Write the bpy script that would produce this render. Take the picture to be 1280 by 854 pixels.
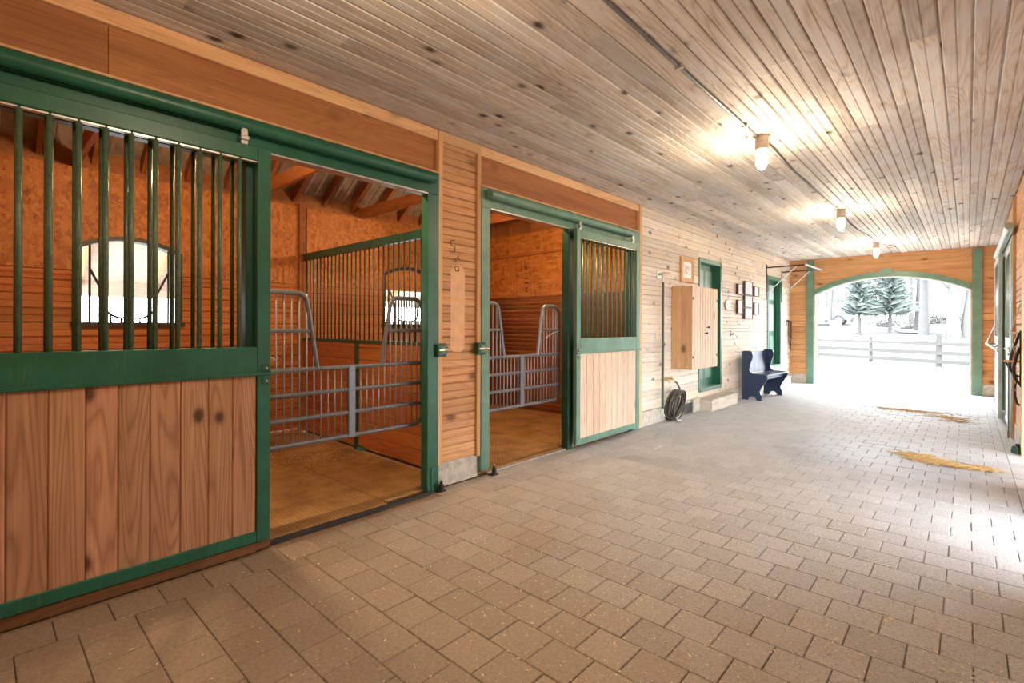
import bpy, bmesh, math, random
from mathutils import Vector, Matrix
random.seed(7)
for o in list(bpy.data.objects): bpy.data.objects.remove(o)
SC = bpy.context.scene
COL = SC.collection
PI = math.pi

# ------------------------------------------------------------------ camera, sky, exposure
F_PX, YAW, HZ = 620.0, math.atan(570 / 620.0), 408.0
cam = bpy.data.cameras.new('camera'); cam.sensor_width = 36.0; cam.lens = F_PX / 1280 * 36
cam.shift_y = -(427 - HZ) / 1280; cam.clip_start = .05; cam.clip_end = 400
camo = bpy.data.objects.new('camera', cam); COL.objects.link(camo)
camo.matrix_world = Matrix.Translation((0, 0, 1.33)) @ Matrix.Rotation(YAW, 4, 'Z') @ Matrix.Rotation(PI / 2, 4, 'X') @ Matrix.Rotation(math.radians(.2), 4, 'Z')
SC.camera = camo
wd = bpy.data.worlds.new('overcast_sky'); SC.world = wd; wd.use_nodes = True
bg = wd.node_tree.nodes['Background']; bg.inputs[0].default_value = (.89, .95, 1, 1); bg.inputs[1].default_value = 19.0
vs = SC.view_settings
vs.view_transform = 'Standard'; vs.look = 'None'; vs.exposure = 0.2; vs.gamma = 1.0; vs.use_curve_mapping = False
LAMP_W, STALL_W = 40.0, 85.0
LAMP_COL = (1, .78, .54)

# ------------------------------------------------------------------ materials
MATS = {}
def newmat(name):
    m = bpy.data.materials.new(name); m.use_nodes = True
    nt = m.node_tree; b = nt.nodes['Principled BSDF']
    MATS[name] = m
    return m, nt, b
class N:
    def __init__(s, nt): s.nt = nt
    def n(s, t, **kw):
        x = s.nt.nodes.new(t)
        for k, v in kw.items(): setattr(x, k, v)
        return x
    def l(s, a, b): s.nt.links.new(a, b)
    def math(s, op, a, b=None, c=None, clamp=False):
        x = s.n('ShaderNodeMath', operation=op, use_clamp=clamp)
        for i, v in enumerate((a, b, c)):
            if v is None: continue
            if isinstance(v, (int, float)): x.inputs[i].default_value = v
            else: s.l(v, x.inputs[i])
        return x.outputs[0]
    def ramp(s, fac, stops):
        r = s.n('ShaderNodeValToRGB'); e = r.color_ramp.elements
        while len(e) < len(stops): e.new(.5)
        for el, (p, c) in zip(e, stops):
            el.position = p; el.color = (*c, 1) if len(c) == 3 else c
        s.l(fac, r.inputs[0]); return r.outputs[0]
    def mix(s, fac, a, b, blend='MIX'):
        x = s.n('ShaderNodeMix', data_type='RGBA', blend_type=blend)
        for sock, v in ((x.inputs[0], fac), (x.inputs[6], a), (x.inputs[7], b)):
            if isinstance(v, (int, float)): sock.default_value = v
            elif isinstance(v, tuple): sock.default_value = (*v, 1)
            else: s.l(v, sock)
        return x.outputs[2]
    def noise(s, vec, scale, detail=3, rough=.5, dist=0):
        x = s.n('ShaderNodeTexNoise'); x.inputs['Scale'].default_value = scale; x.inputs['Detail'].default_value = detail
        x.inputs['Roughness'].default_value = rough; x.inputs['Distortion'].default_value = dist
        s.l(vec, x.inputs['Vector']); return x.outputs['Fac']
    def mapv(s, vec, scale=(1, 1, 1), rot=(0, 0, 0), loc=(0, 0, 0)):
        x = s.n('ShaderNodeMapping'); x.inputs['Scale'].default_value = scale; x.inputs['Rotation'].default_value = rot; x.inputs['Location'].default_value = loc
        s.l(vec, x.inputs['Vector']); return x.outputs[0]
    def voro(s, vec, scale, feature='F1', rnd=1):
        x = s.n('ShaderNodeTexVoronoi', feature=feature); x.inputs['Scale'].default_value = scale; x.inputs['Randomness'].default_value = rnd
        s.l(vec, x.inputs['Vector']); return x
    def bump(s, h, strength, dist, b):
        x = s.n('ShaderNodeBump'); x.inputs['Strength'].default_value = strength; x.inputs['Distance'].default_value = dist
        s.l(h, x.inputs['Height']); s.l(x.outputs[0], b.inputs['Normal'])

def plain(name, col, rough=.5, metal=0, emit=None, est=0, trans=0, var=.0, nscale=30, spec=.5):
    m, nt, b = newmat(name); k = N(nt)
    b.inputs['Roughness'].default_value = rough; b.inputs['Metallic'].default_value = metal
    b.inputs['Specular IOR Level'].default_value = spec
    if trans: b.inputs['Transmission Weight'].default_value = trans
    if var:
        g = k.n('ShaderNodeNewGeometry'); f = k.noise(g.outputs['Position'], nscale, 4, .6)
        lo = tuple(c * (1 - var) for c in col); hi = tuple(min(1, c * (1 + var)) for c in col)
        k.l(k.ramp(f, [(.3, lo), (.7, hi)]), b.inputs['Base Color'])
    else: b.inputs['Base Color'].default_value = (*col, 1)
    if emit:
        b.inputs['Emission Color'].default_value = (*emit, 1); b.inputs['Emission Strength'].default_value = est
    return m

def wood(name, axis, light, mid, dark, knots=.5, rough=.62, rnd=.3, ring=.5, kscale=3.4, blotch=None, kcol=None):
    """planks whose grain runs along a world axis (0 x, 1 y, 2 z); every plank gets its own piece of grain"""
    m, nt, b = newmat(name); k = N(nt)
    g = k.n('ShaderNodeNewGeometry'); oi = k.n('ShaderNodeObjectInfo')
    cx = k.n('ShaderNodeCombineXYZ')
    for i, f in enumerate((23.1, 37.7, 51.3)): k.l(k.math('MULTIPLY', oi.outputs['Random'], f), cx.inputs[i])
    va = k.n('ShaderNodeVectorMath', operation='ADD'); k.l(g.outputs['Position'], va.inputs[0]); k.l(cx.outputs[0], va.inputs[1])
    P = va.outputs[0]
    sc = lambda a, c: tuple(a if i == axis else c for i in range(3))
    broad = k.noise(k.mapv(P, sc(.5, 7)), 1.6, 3, .5, .8)
    # growth rings: contours of a slow field stretched along the plank
    fld = k.noise(k.mapv(P, sc(.42, 4.2)), 1.5, 1.5, .4, .25)
    rings = k.math('FRACT', k.math('MULTIPLY', fld, 17.0))
    rings = k.math('ABSOLUTE', k.math('SUBTRACT', rings, .5))
    rings = k.ramp(rings, [(.0, (1, 1, 1)), (.22, (.25, .25, .25)), (.5, (0, 0, 0))])
    fine = k.noise(k.mapv(P, sc(2.2, 95)), 1.0, 3, .6)
    c = k.ramp(broad, [(.28, mid), (.62, light)])
    c = k.mix(k.math('MULTIPLY', rings, ring), c, dark, 'MIX')
    fr = k.ramp(fine, [(.3, (.72, .72, .72)), (.62, (1, 1, 1))])
    c = k.mix(.75, c, fr, 'MULTIPLY')
    if blotch:
        bl = k.noise(k.mapv(P, sc(1.1, 2.6)), 1.7, 4, .65, .5)
        c = k.mix(k.ramp(bl, [(.44, (0, 0, 0)), (.64, (1, 1, 1))]), c, blotch)
    if knots:
        kv = k.voro(k.mapv(P, sc(.62, 1.0)), kscale)
        nz = k.noise(P, 30, 2)
        d = k.math('ADD', kv.outputs['Distance'], k.math('MULTIPLY', k.math('SUBTRACT', nz, .5), .05))
        kn = k.ramp(d, [(.06, (1, 1, 1)), (.10, (.7, .7, .7)), (.14, (.22, .22, .22)), (.22, (0, 0, 0))])
        c = k.mix(k.math('MULTIPLY', kn, knots), c, kcol or tuple(v * .33 for v in dark))
    hs = k.n('ShaderNodeHueSaturation'); k.l(c, hs.inputs['Color'])
    k.l(k.math('MULTIPLY_ADD', oi.outputs['Random'], rnd, 1 - rnd * .55), hs.inputs['Value'])
    r2 = k.math('FRACT', k.math('MULTIPLY', oi.outputs['Random'], 91.7))
    k.l(k.math('MULTIPLY_ADD', r2, .01, .495), hs.inputs['Hue'])
    k.l(hs.outputs[0], b.inputs['Base Color']); b.inputs['Roughness'].default_value = rough
    b.inputs['Specular IOR Level'].default_value = .35
    k.bump(fine, .25, .002, b)
    return m

pine = dict(light=(.72, .40, .19), mid=(.58, .28, .115), dark=(.36, .14, .045))
for a, s in ((0, 'x'), (1, 'y'), (2, 'z')): wood('pine_' + s, a, **pine, knots=.8, ring=.28)
wood('pine_header', 1, (.50, .215, .075), (.36, .14, .05), (.2, .07, .025), knots=.35, ring=.25)
wood('pine_trim', 1, (.80, .52, .28), (.70, .40, .19), (.45, .2, .07), knots=.5, ring=.3)
wood('pine_trim_z', 2, (.78, .48, .25), (.68, .38, .17), (.45, .2, .07), knots=.3, ring=.25)
wood('pine_wall_lit', 1, (.90, .82, .73), (.82, .71, .59), (.46, .33, .24), knots=1.0, ring=.26, kscale=4.8, rnd=.25, blotch=(.80, .66, .52))  # far wall pine, paled so its colour carries the strong daylight
wood('pine_door', 2, (.66, .365, .20), (.51, .255, .13), (.27, .11, .048), knots=.95, ring=.6, kscale=4.6, rnd=.25)
wood('pine_front_lit', 2, (.80, .62, .48), (.71, .51, .37), (.48, .30, .19), knots=.6, ring=.3, kscale=3, rnd=.15)  # paler pine with daylight put into the colour, for aisle-facing fronts
wood('pine_cabinet', 2, (.80, .52, .29), (.70, .38, .18), (.42, .19, .08), knots=.85, ring=.25, kscale=3.2, rnd=.3)
wood('pine_stall', 1, (.56, .22, .065), (.42, .135, .034), (.26, .07, .015), knots=.6, ring=.35)
wood('pine_stall_x', 0, (.54, .20, .06), (.40, .125, .032), (.24, .065, .015), knots=.6, ring=.35)
wood('ceiling_wood', 1, (.80, .74, .67), (.64, .56, .48), (.36, .27, .20), knots=1.0, ring=.5, kscale=4.5, rnd=.40, blotch=(.68, .67, .66), kcol=(.07, .045, .03))
wood('timber', 0, (.42, .17, .06), (.30, .10, .03), (.18, .055, .015), knots=.4, ring=.3)
wood('step_wood', 1, (.72, .64, .54), (.60, .52, .43), (.4, .32, .25), knots=.2, ring=.3)
wood('sill_wood', 1, (.30, .13, .05), (.20, .085, .035), (.10, .04, .015), knots=.4, ring=.5)
wood('fence_wood', 0, (.052, .05, .047), (.046, .044, .042), (.038, .037, .034), knots=.1, ring=.1, rnd=.1)

def osb():
    m, nt, b = newmat('strand_board'); k = N(nt); g = k.n('ShaderNodeNewGeometry'); P = g.outputs['Position']
    acc = None
    for i, rot in enumerate((.3, 1.2, 2.2, 2.8)):
        v = k.voro(k.mapv(P, (7 if i % 2 else 30, 30, 30 if i % 2 else 7), (rot, rot * .7, 0)), 1.0)
        f = k.n('ShaderNodeSeparateColor'); k.l(v.outputs['Color'], f.inputs[0])
        acc = f.outputs[0] if acc is None else k.math('MAXIMUM', acc, k.math('MULTIPLY', f.outputs[i % 3], .98)) if i % 2 else k.math('MINIMUM', acc, f.outputs[i % 3])
    n2 = k.noise(k.mapv(P, (9, 9, 9)), 1.9, 5, .75, 3.2)
    t = k.math('ADD', k.math('MULTIPLY', acc, .45), k.math('MULTIPLY', n2, .6))
    k.l(k.ramp(t, [(.22, (.17, .045, .008)), (.42, (.36, .115, .018)), (.68, (.52, .20, .04)), (.9, (.64, .31, .08))]), b.inputs['Base Color'])
    b.inputs['Roughness'].default_value = .55
osb()

def green(name, col, worn):
    m, nt, b = newmat(name); k = N(nt); g = k.n('ShaderNodeNewGeometry'); P = g.outputs['Position']
    f = k.noise(P, 5, 5, .65); c = k.ramp(f, [(.3, tuple(v * .8 for v in col)), (.7, tuple(v * 1.25 for v in col))])
    s = k.noise(k.mapv(P, (8, 30, 3)), 2.0, 5, .75)
    c = k.mix(k.ramp(s, [(.56, (0, 0, 0)), (.80, (.55, .55, .55))]), c, worn)
    k.l(c, b.inputs['Base Color']); b.inputs['Roughness'].default_value = .38; b.inputs['Specular IOR Level'].default_value = .5
green('green_paint', (.014, .115, .068), (.20, .25, .12))
green('green_trim', (.125, .25, .185), (.2, .32, .25))  # paler copy of the green; glare on the lit parts is in the colour
green('green_glare', (.50, .58, .56), (.62, .68, .66))  # green with glare painted into it, for the right-hand doors and track
green('green_dark', (.015, .075, .045), (.05, .09, .05))

def paver_mat():
    m, nt, b = newmat('paver'); k = N(nt); g = k.n('ShaderNodeNewGeometry'); P = g.outputs['Position']; oi = k.n('ShaderNodeObjectInfo')
    rnd = k.math('FRACT', k.math('ADD', k.math('MULTIPLY', oi.outputs['Random'], 7.3), g.outputs['Random Per Island']))
    fine = k.noise(P, 140, 4, .7); med = k.noise(P, 9, 4, .6)
    stone = k.ramp(fine, [(.3, (.31, .32, .335)), (.5, (.50, .525, .555)), (.72, (.64, .675, .715))])
    stone = k.mix(.8, stone, k.ramp(k.noise(P, 62, 5, .8), [(.36, (.45, .44, .43)), (.5, (1, 1, 1))]), 'MULTIPLY')
    stone = k.mix(.5, stone, k.ramp(med, [(.3, (.8, .78, .76)), (.7, (1, 1, 1))]), 'MULTIPLY')
    # sawdust film trodden out of the stalls: thick by the stall fronts and the near end, worn off beyond
    sx = k.n('ShaderNodeSeparateXYZ'); k.l(P, sx.inputs[0])
    lob = k.noise(k.mapv(P, (1, 1, 0)), .9, 5, .6)
    d = k.math('ADD', k.math('MULTIPLY_ADD', sx.outputs[0], .11, .27), k.math('MULTIPLY', sx.outputs[1], .25))
    d = k.math('ADD', d, k.math('MULTIPLY', k.math('SUBTRACT', lob, .5), .9))
    film = k.ramp(d, [(.0, (.95, .95, .95)), (.5, (.68, .68, .68)), (.9, (.10, .10, .10)), (1.0, (.06, .06, .06))])
    dust = k.ramp(k.noise(P, 55, 5, .7), [(.3, (.235, .168, .108)), (.7, (.41, .31, .215))])
    c = k.mix(film, stone, dust)
    # hosed-down, still damp patch
    w = k.n('ShaderNodeVectorMath', operation='LENGTH'); k.l(k.mapv(P, (1 / 1.5, 1 / 1.25, 0), loc=(.7 / 1.5, -6.3 / 1.25, 0)), w.inputs[0])
    wet = k.math('ADD', w.outputs['Value'], k.math('MULTIPLY', k.math('SUBTRACT', k.noise(P, 1.8, 5, .65), .5), 1.6))
    wet = k.ramp(wet, [(.35, (.75, .75, .75)), (.95, (0, 0, 0))])
    c = k.mix(wet, c, k.mix(1.0, stone, (.50, .52, .56), 'MULTIPLY'))
    hs = k.n('ShaderNodeHueSaturation'); k.l(c, hs.inputs['Color']); k.l(k.math('MULTIPLY_ADD', rnd, .16, .92), hs.inputs['Value'])
    k.l(hs.outputs[0], b.inputs['Base Color'])
    k.l(k.math('MULTIPLY_ADD', wet, -.25, .68), b.inputs['Roughness'])
    k.bump(fine, .35, .003, b)
paver_mat()

def mat_rubber():
    m, nt, b = newmat('stall_mat'); k = N(nt); g = k.n('ShaderNodeNewGeometry'); P = g.outputs['Position']
    v = k.mapv(P, (1, 1, 1), (0, 0, .78)); br = k.n('ShaderNodeTexBrick'); k.l(v, br.inputs['Vector'])
    br.inputs['Scale'].default_value = 9; br.inputs['Mortar Size'].default_value = .012; br.inputs['Brick Width'].default_value = .45; br.inputs['Row Height'].default_value = .2
    n = k.noise(P, 2.6, 6, .7); n2 = k.noise(P, 60, 3, .6)
    c = k.ramp(k.math('ADD', k.math('MULTIPLY', n, .8), k.math('MULTIPLY', n2, .2)), [(.30, (.13, .06, .02)), (.5, (.36, .20, .07)), (.72, (.56, .36, .15))])
    c = k.mix(br.outputs['Fac'], c, (.10, .055, .022))
    k.l(c, b.inputs['Base Color']); b.inputs['Roughness'].default_value = .75
    k.bump(br.outputs['Fac'], -.5, .004, b)
mat_rubber()
plain('rubber', (.03, .028, .026), .7)
plain('gate_steel', (.17, .18, .20), .42, .35, var=.15)
plain('bar_steel', (.33, .34, .36), .4, .5, var=.1)
plain('black_iron', (.02, .02, .022), .45)
plain('bar_green', (.085, .14, .085), .32, var=.3, nscale=40)
plain('grille_iron', (.025, .05, .03), .4)
plain('concrete', (.52, .48, .42), .85, var=.28, nscale=18)
plain('mortar', (.30, .22, .145), .95, var=.3, nscale=60)
plain('galvanised', (.62, .62, .60), .35, .8, var=.1)
plain('fixture', (.50, .40, .32), .5, .3)
plain('cable_sheath', (.07, .07, .07), .6)
plain('brass', (.62, .50, .30), .35, .9)
plain('lamp_glass', (1, .97, .9), .1, emit=(1, .80, .55), est=5)
plain('roof_metal', (.34, .30, .25), .55, .2, var=.35, nscale=6)
plain('navy_paint', (.022, .045, .105), .38, var=.15)
plain('white_paint', (.82, .82, .80), .5)
plain('paper', (.9, .9, .88), .6)
plain('print_tone', (.72, .70, .66), .6, var=.5, nscale=22)
plain('dark_frame', (.10, .045, .03), .45)
plain('cream_plastic', (.85, .72, .50), .4)
plain('hose', (.08, .07, .055), .45, var=.3)
plain('hose_green', (.03, .09, .06), .4)
plain('leather', (.03, .022, .018), .38)
plain('leather_brown', (.16, .07, .03), .4)
plain('glass_pane', (.55, .70, .72), .08)
plain('shavings', (.88, .74, .53), .8, var=.3, nscale=90)
plain('straw', (.58, .40, .17), .75, var=.3, nscale=70)
plain('pencil', (.10, .055, .03), .8)
plain('faded_pine', (.74, .43, .22), .65, var=.12, nscale=12)
plain('sand', (.17, .162, .15), .95, var=.06, nscale=.8)
plain('lawn', (.028, .026, .0235), .95, var=.12, nscale=.5)
plain('snow', (.93, .94, .95), .8)
plain('asphalt', (.062, .066, .072), .9)
plain('bark', (.062, .06, .058), .9, var=.12, nscale=6)
plain('far_bark', (.11, .108, .106), .9)
plain('needles', (.10, .122, .110), .8, var=.3, nscale=3)
plain('scrub', (.06, .057, .052), .9, var=.2, nscale=3)
plain('car_paint', (.055, .065, .085), .25)
plain('car_glass', (.20, .23, .27), .1)
plain('tyre', (.06, .06, .065), .7)
M = MATS

# ------------------------------------------------------------------ helpers
WLOC = {}
CACHE = {}
def T(name, label=None, cat=None, loc=(0, 0, 0), group=None, kind=None, rz=0):
    e = bpy.data.objects.new(name, None); e.empty_display_size = .1; COL.objects.link(e); e.location = loc; e.rotation_euler = (0, 0, rz)
    WLOC[e.name] = Vector((0, 0, 0)) if rz else Vector(loc)
    return tag(e, label, cat, group, kind)
def tag(o, label=None, cat=None, group=None, kind=None):
    if label: o['label'] = label
    if cat: o['category'] = cat
    if group: o['group'] = group
    if kind: o['kind'] = kind
    return o
def link(name, me, mat, parent, loc):
    o = bpy.data.objects.new(name, me); COL.objects.link(o)
    if mat and not me.materials: me.materials.append(MATS[mat])
    loc = Vector(loc)
    WLOC[o.name] = loc
    if parent:
        o.parent = parent; o.location = loc - WLOC[parent.name]
    else: o.location = loc
    return o
def box(name, x0, x1, y0, y1, z0, z1, mat, parent=None, bev=0):
    d = (round(abs(x1 - x0), 4), round(abs(y1 - y0), 4), round(abs(z1 - z0), 4)); key = (d, mat, bev)
    if key not in CACHE:
        bm = bmesh.new(); bmesh.ops.create_cube(bm, size=1, matrix=Matrix.Diagonal((*d, 1)))
        if bev: bmesh.ops.bevel(bm, geom=bm.edges[:], offset=min(bev, min(d) * .45), segments=1, affect='EDGES')
        me = bpy.data.meshes.new(name); bm.to_mesh(me); bm.free(); CACHE[key] = me
    return link(name, CACHE[key], mat, parent, ((x0 + x1) / 2, (y0 + y1) / 2, (z0 + z1) / 2))
def mk(name, vs_, fs, mat, parent=None, smooth=False):
    vs_ = [Vector(v) for v in vs_]
    lo = Vector((min(v[i] for v in vs_) for i in range(3))); hi = Vector((max(v[i] for v in vs_) for i in range(3)))
    c = (lo + hi) / 2
    me = bpy.data.meshes.new(name); me.from_pydata([v - c for v in vs_], [], fs); me.update()
    if smooth: me.polygons.foreach_set('use_smooth', [True] * len(me.polygons))
    return link(name, me, mat, parent, c)
class MB:
    def __init__(s): s.v = []; s.f = []
    def add(s, v, f):
        b = len(s.v); s.v += [tuple(x) for x in v]; s.f += [tuple(i + b for i in q) for q in f]; return s
    def box(s, x0, x1, y0, y1, z0, z1):
        return s.add([(x, y, z) for x in (x0, x1) for y in (y0, y1) for z in (z0, z1)],
                     [(0, 1, 3, 2), (4, 6, 7, 5), (0, 4, 5, 1), (2, 3, 7, 6), (0, 2, 6, 4), (1, 5, 7, 3)])
    def tube(s, pts, r, n=8, closed=False, cap=True):
        pts = [Vector(p) for p in pts]; m = len(pts); rs = r if isinstance(r, (list, tuple)) else [r] * m
        up = None; rings = []
        for i, p in enumerate(pts):
            a = pts[(i - 1) % m] if (i > 0 or closed) else p; b = pts[(i + 1) % m] if (i < m - 1 or closed) else p
            t = (b - a).normalized()
            if up is None:
                up = Vector((0, 0, 1)) if abs(t.z) < .9 else Vector((1, 0, 0))
            s_ = t.cross(up); 
            if s_.length < 1e-6: s_ = t.orthogonal()
            s_.normalize(); up = s_.cross(t).normalized()
            rings.append([p + (s_ * math.cos(2 * PI * j / n) + up * math.sin(2 * PI * j / n)) * rs[i] for j in range(n)])
        v = [q for rg in rings for q in rg]; f = []
        for i in range(m if closed else m - 1):
            k = (i + 1) % m
            for j in range(n): f.append((i * n + j, i * n + (j + 1) % n, k * n + (j + 1) % n, k * n + j))
        if cap and not closed: f += [tuple(range(n))[::-1], tuple((m - 1) * n + j for j in range(n))]
        return s.add(v, f)
    def prism(s, poly, axis, a, b):
        """extrude a polygon (list of 2-d points) along a world axis from a to b"""
        n = len(poly)
        def p3(p, t): 
            q = list(p); q.insert(axis, t); return tuple(q)
        v = [p3(p, a) for p in poly] + [p3(p, b) for p in poly]
        f = [tuple(range(n))[::-1], tuple(range(n, 2 * n))] + [(i, (i + 1) % n, n + (i + 1) % n, n + i) for i in range(n)]
        return s.add(v, f)
    def lathe(s, prof, c, n=16, axis=2):
        v = []; f = []
        for (r, h) in prof:
            for j in range(n):
                a = 2 * PI * j / n; q = [r * math.cos(a), r * math.sin(a)]; q.insert(axis, h)
                v.append((c[0] + q[0], c[1] + q[1], c[2] + q[2]))
        for i in range(len(prof) - 1):
            for j in range(n): f.append((i * n + j, i * n + (j + 1) % n, (i + 1) * n + (j + 1) % n, (i + 1) * n + j))
        f += [tuple(range(n))[::-1], tuple((len(prof) - 1) * n + j for j in range(n))]
        return s.add(v, f)
    def build(s, name, mat, parent=None, smooth=False): 
        o = mk(name, s.v, s.f, mat, parent, smooth)
        bm = bmesh.new(); bm.from_mesh(o.data); bmesh.ops.recalc_face_normals(bm, faces=bm.faces); bm.to_mesh(o.data); bm.free()
        if smooth:
            try: o.data.set_sharp_from_angle(angle=.7)
            except Exception: pass
        return o
def rod(name, p, q, r, mat, parent=None, n=8): return MB().tube([p, q], r, n).build(name, mat, parent, True)
def bar_mesh(h, r, mat, n=8):
    key = ('bar', round(h, 4), r, mat, n)
    if key not in CACHE:
        b = MB().tube([(0, 0, -h / 2), (0, 0, h / 2)], r, n)
        me = bpy.data.meshes.new('bar'); me.from_pydata(b.v, [], b.f); me.update(); me.polygons.foreach_set('use_smooth', [True] * (len(me.polygons) - 2) + [False] * 2)
        CACHE[key] = me
    return CACHE[key]
def vbar(name, x, y, z0, z1, r, mat, parent): return link(name, bar_mesh(z1 - z0, r, mat), mat, parent, (x, y, (z0 + z1) / 2))
def arc(c, r, a0, a1, n, f): return [f(c[0] + r * math.cos(a0 + (a1 - a0) * i / n), c[1] + r * math.sin(a0 + (a1 - a0) * i / n)) for i in range(n + 1)]

# a matched board: chamfered long edges and a groove along its middle. run axis: 0 x, 1 y; normal: which way it faces
def tgboard(name, run, a, b, lo, hi, face, out, mat, parent, groove=True, th=.018):
    """run: 'y' on an x-facing wall, 'x' on a y-facing wall; lo..hi in z; face = the plane; out = +1/-1"""
    g = .004; c = .006; m = (lo + hi) / 2; d = .007
    prof = [(lo + g, face - out * th), (lo + g, face - out * c), (lo + g + c, face)]
    if groove: prof += [(m - .005, face), (m, face - out * d), (m + .005, face)]
    prof += [(hi - g - c, face), (hi - g, face - out * c), (hi - g, face - out * th)]
    q = MB()
    if run == 'y': q.prism([(p[1], p[0]) for p in prof], 1, a, b)     # (x, z) along y
    elif run == 'x': q.prism([(p[1], p[0]) for p in prof], 0, a, b)   # (y, z) along x
    elif run == 'c': q.prism([(p[0], p[1]) for p in prof], 1, a, b)   # ceiling: (x, z) along y
    return q.build(name, mat, parent)
def spans(a, b, lmin, lmax):
    out = []; t = a
    while t < b - 1e-4:
        e = min(b, t + random.uniform(lmin, lmax))
        if b - e < .5: e = b
        out.append((t, e)); t = e
    return out

XL, XR, YE, YB, H = -3.18, .42, 13.40, -3.4, 2.93
PITCH = .13

# ------------------------------------------------------------------ floor of pavers
floor = box('floor', -3.3, .6, YB - .2, YE + .35, -.12, -.012, 'mortar'); tag(floor, kind='structure')
pav = []
def add_paver(x0, x1, y0, y1): pav.append((x0, x1, y0, y1))
j = 0; RP, CP = .196, .202
y = .31 - RP * 18
while y < YE + .3:
    off = -.284 if round((y - 2.662) / RP) % 2 == 0 else -.183
    x = off - CP * 14
    while x < .30:
        a, b = max(x, -2.82), min(x + CP, .30)
        if b - a > .03: add_paver(a, b, y, y + RP)
        x += CP
    add_paver(-3.03, -2.82, y + .13, y + .13 + RP); add_paver(.30, .46, y + .05, y + .05 + RP)
    if y > 2.3: add_paver(-3.175, -3.03, y + .03, y + .03 + RP)
    y += RP
def in_view(p):
    x, y = (p[0] + p[1]) / 2, (p[2] + p[3]) / 2
    s, c = math.sin(YAW), math.cos(YAW); d = -x * s + y * c; l = x * c + y * s
    if d < .6: return 0
    u = 640 + F_PX * l / d; v = HZ + F_PX * 1.33 / d
    if not (-30 < u < 1310 and v < 900): return 0
    return 1 / d
pav.sort(key=in_view, reverse=True)
def paver_geo(a, b, c, d, dz, tx, ty):
    g = .0014; k = .003; x0, x1, y0, y1 = a + g, b - g, c + g, d - g
    v = [(x0, y0, -.03), (x1, y0, -.03), (x1, y1, -.03), (x0, y1, -.03), (x0, y0, -.004), (x1, y0, -.004), (x1, y1, -.004), (x0, y1, -.004),
         (x0 + k, y0 + k, 0), (x1 - k, y0 + k, 0), (x1 - k, y1 - k, 0), (x0 + k, y1 - k, 0)]
    mx, my = (a + b) / 2, (c + d) / 2
    v = [(p[0], p[1], p[2] + (dz + tx * (p[0] - mx) + ty * (p[1] - my) if p[2] > -.02 else 0)) for p in v]
    f = [(8, 9, 10, 11)] + [(i, (i + 1) % 4, 4 + (i + 1) % 4, 4 + i) for i in range(4)] + [(4 + i, 4 + (i + 1) % 4, 8 + (i + 1) % 4, 8 + i) for i in range(4)]
    return v, f
rest = MB(); rr = random.Random(3)
for i, p in enumerate(pav):
    v, f = paver_geo(*p, rr.uniform(-.0015, .0015), rr.uniform(-.004, .004), rr.uniform(-.004, .004))
    if i < 295: mk('paver', v, f, 'paver', floor)
    else: rest.add(v, f)
po = mk('paver_field', rest.v, rest.f, 'paver', floor); tag(po, kind='stuff')

# ------------------------------------------------------------------ ceiling
ceil = box('ceiling', XL - .25, XR + .25, YB - .1, YE + .1, H + .018, H + .1, 'ceiling_wood'); tag(ceil, kind='structure')
x = XL - .02
while x < XR:
    for a, b in spans(YB, YE, 1.8, 4.6): tgboard('ceiling_board', 'c', a, b, x, x + .134, H, -1, 'ceiling_wood', ceil, th=.018)
    x += .134

# ------------------------------------------------------------------ left wall: pillar between the stalls and the long far wall
DOORS = [(7.87, 8.85, .277, 2.45), (11.55, 12.57, .43, 2.45)]
wall = T('wall_left', kind='structure')
box('backing', XL - .10, XL - .017, 2.56, 3.03, 0, H, 'pine_y', wall)
ys = [5.93] + [v for d in DOORS for v in d[:2]] + [YE]
for a, b in ((5.93, DOORS[0][0]), (DOORS[0][1], DOORS[1][0]), (DOORS[1][1], YE)): box('backing', XL - .14, XL - .017, a, b, 0, H, 'pine_wall_lit', wall)
for d in DOORS:
    box('backing', XL - .14, XL - .017, d[0], d[1], d[3], H, 'pine_wall_lit', wall); box('backing', XL - .14, XL - .017, d[0], d[1], 0, d[2], 'pine_wall_lit', wall)
z = .2
while z < H - .01:
    z1 = min(z + PITCH, H)
    tgboard('board', 'y', 2.56, 3.03, z, z1, XL, 1, 'pine_y', wall)
    cuts = [(5.93, YE)]
    for d in DOORS:
        if z1 > d[2] + .02 and z < d[3] - .02:
            cuts = [q for (a, b) in cuts for q in ([(a, d[0]), (d[1], b)] if a < d[0] and b > d[1] else [(a, b)])]
    for a, b in cuts:
        for s, e in spans(a, b, 1.2, 3.4): tgboard('board', 'y', s, e, z, z1, XL, 1, 'pine_wall_lit', wall)
    z += PITCH
cb = T('baseboard_left', kind='structure')
box('concrete_footing', XL - .1, XL - .012, 2.56, 3.03, 0, .205, 'concrete', cb, .006)
box('concrete_footing', XL - .1, XL + .012, 5.93, YE, 0, .195, 'concrete', cb, .006)
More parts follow.
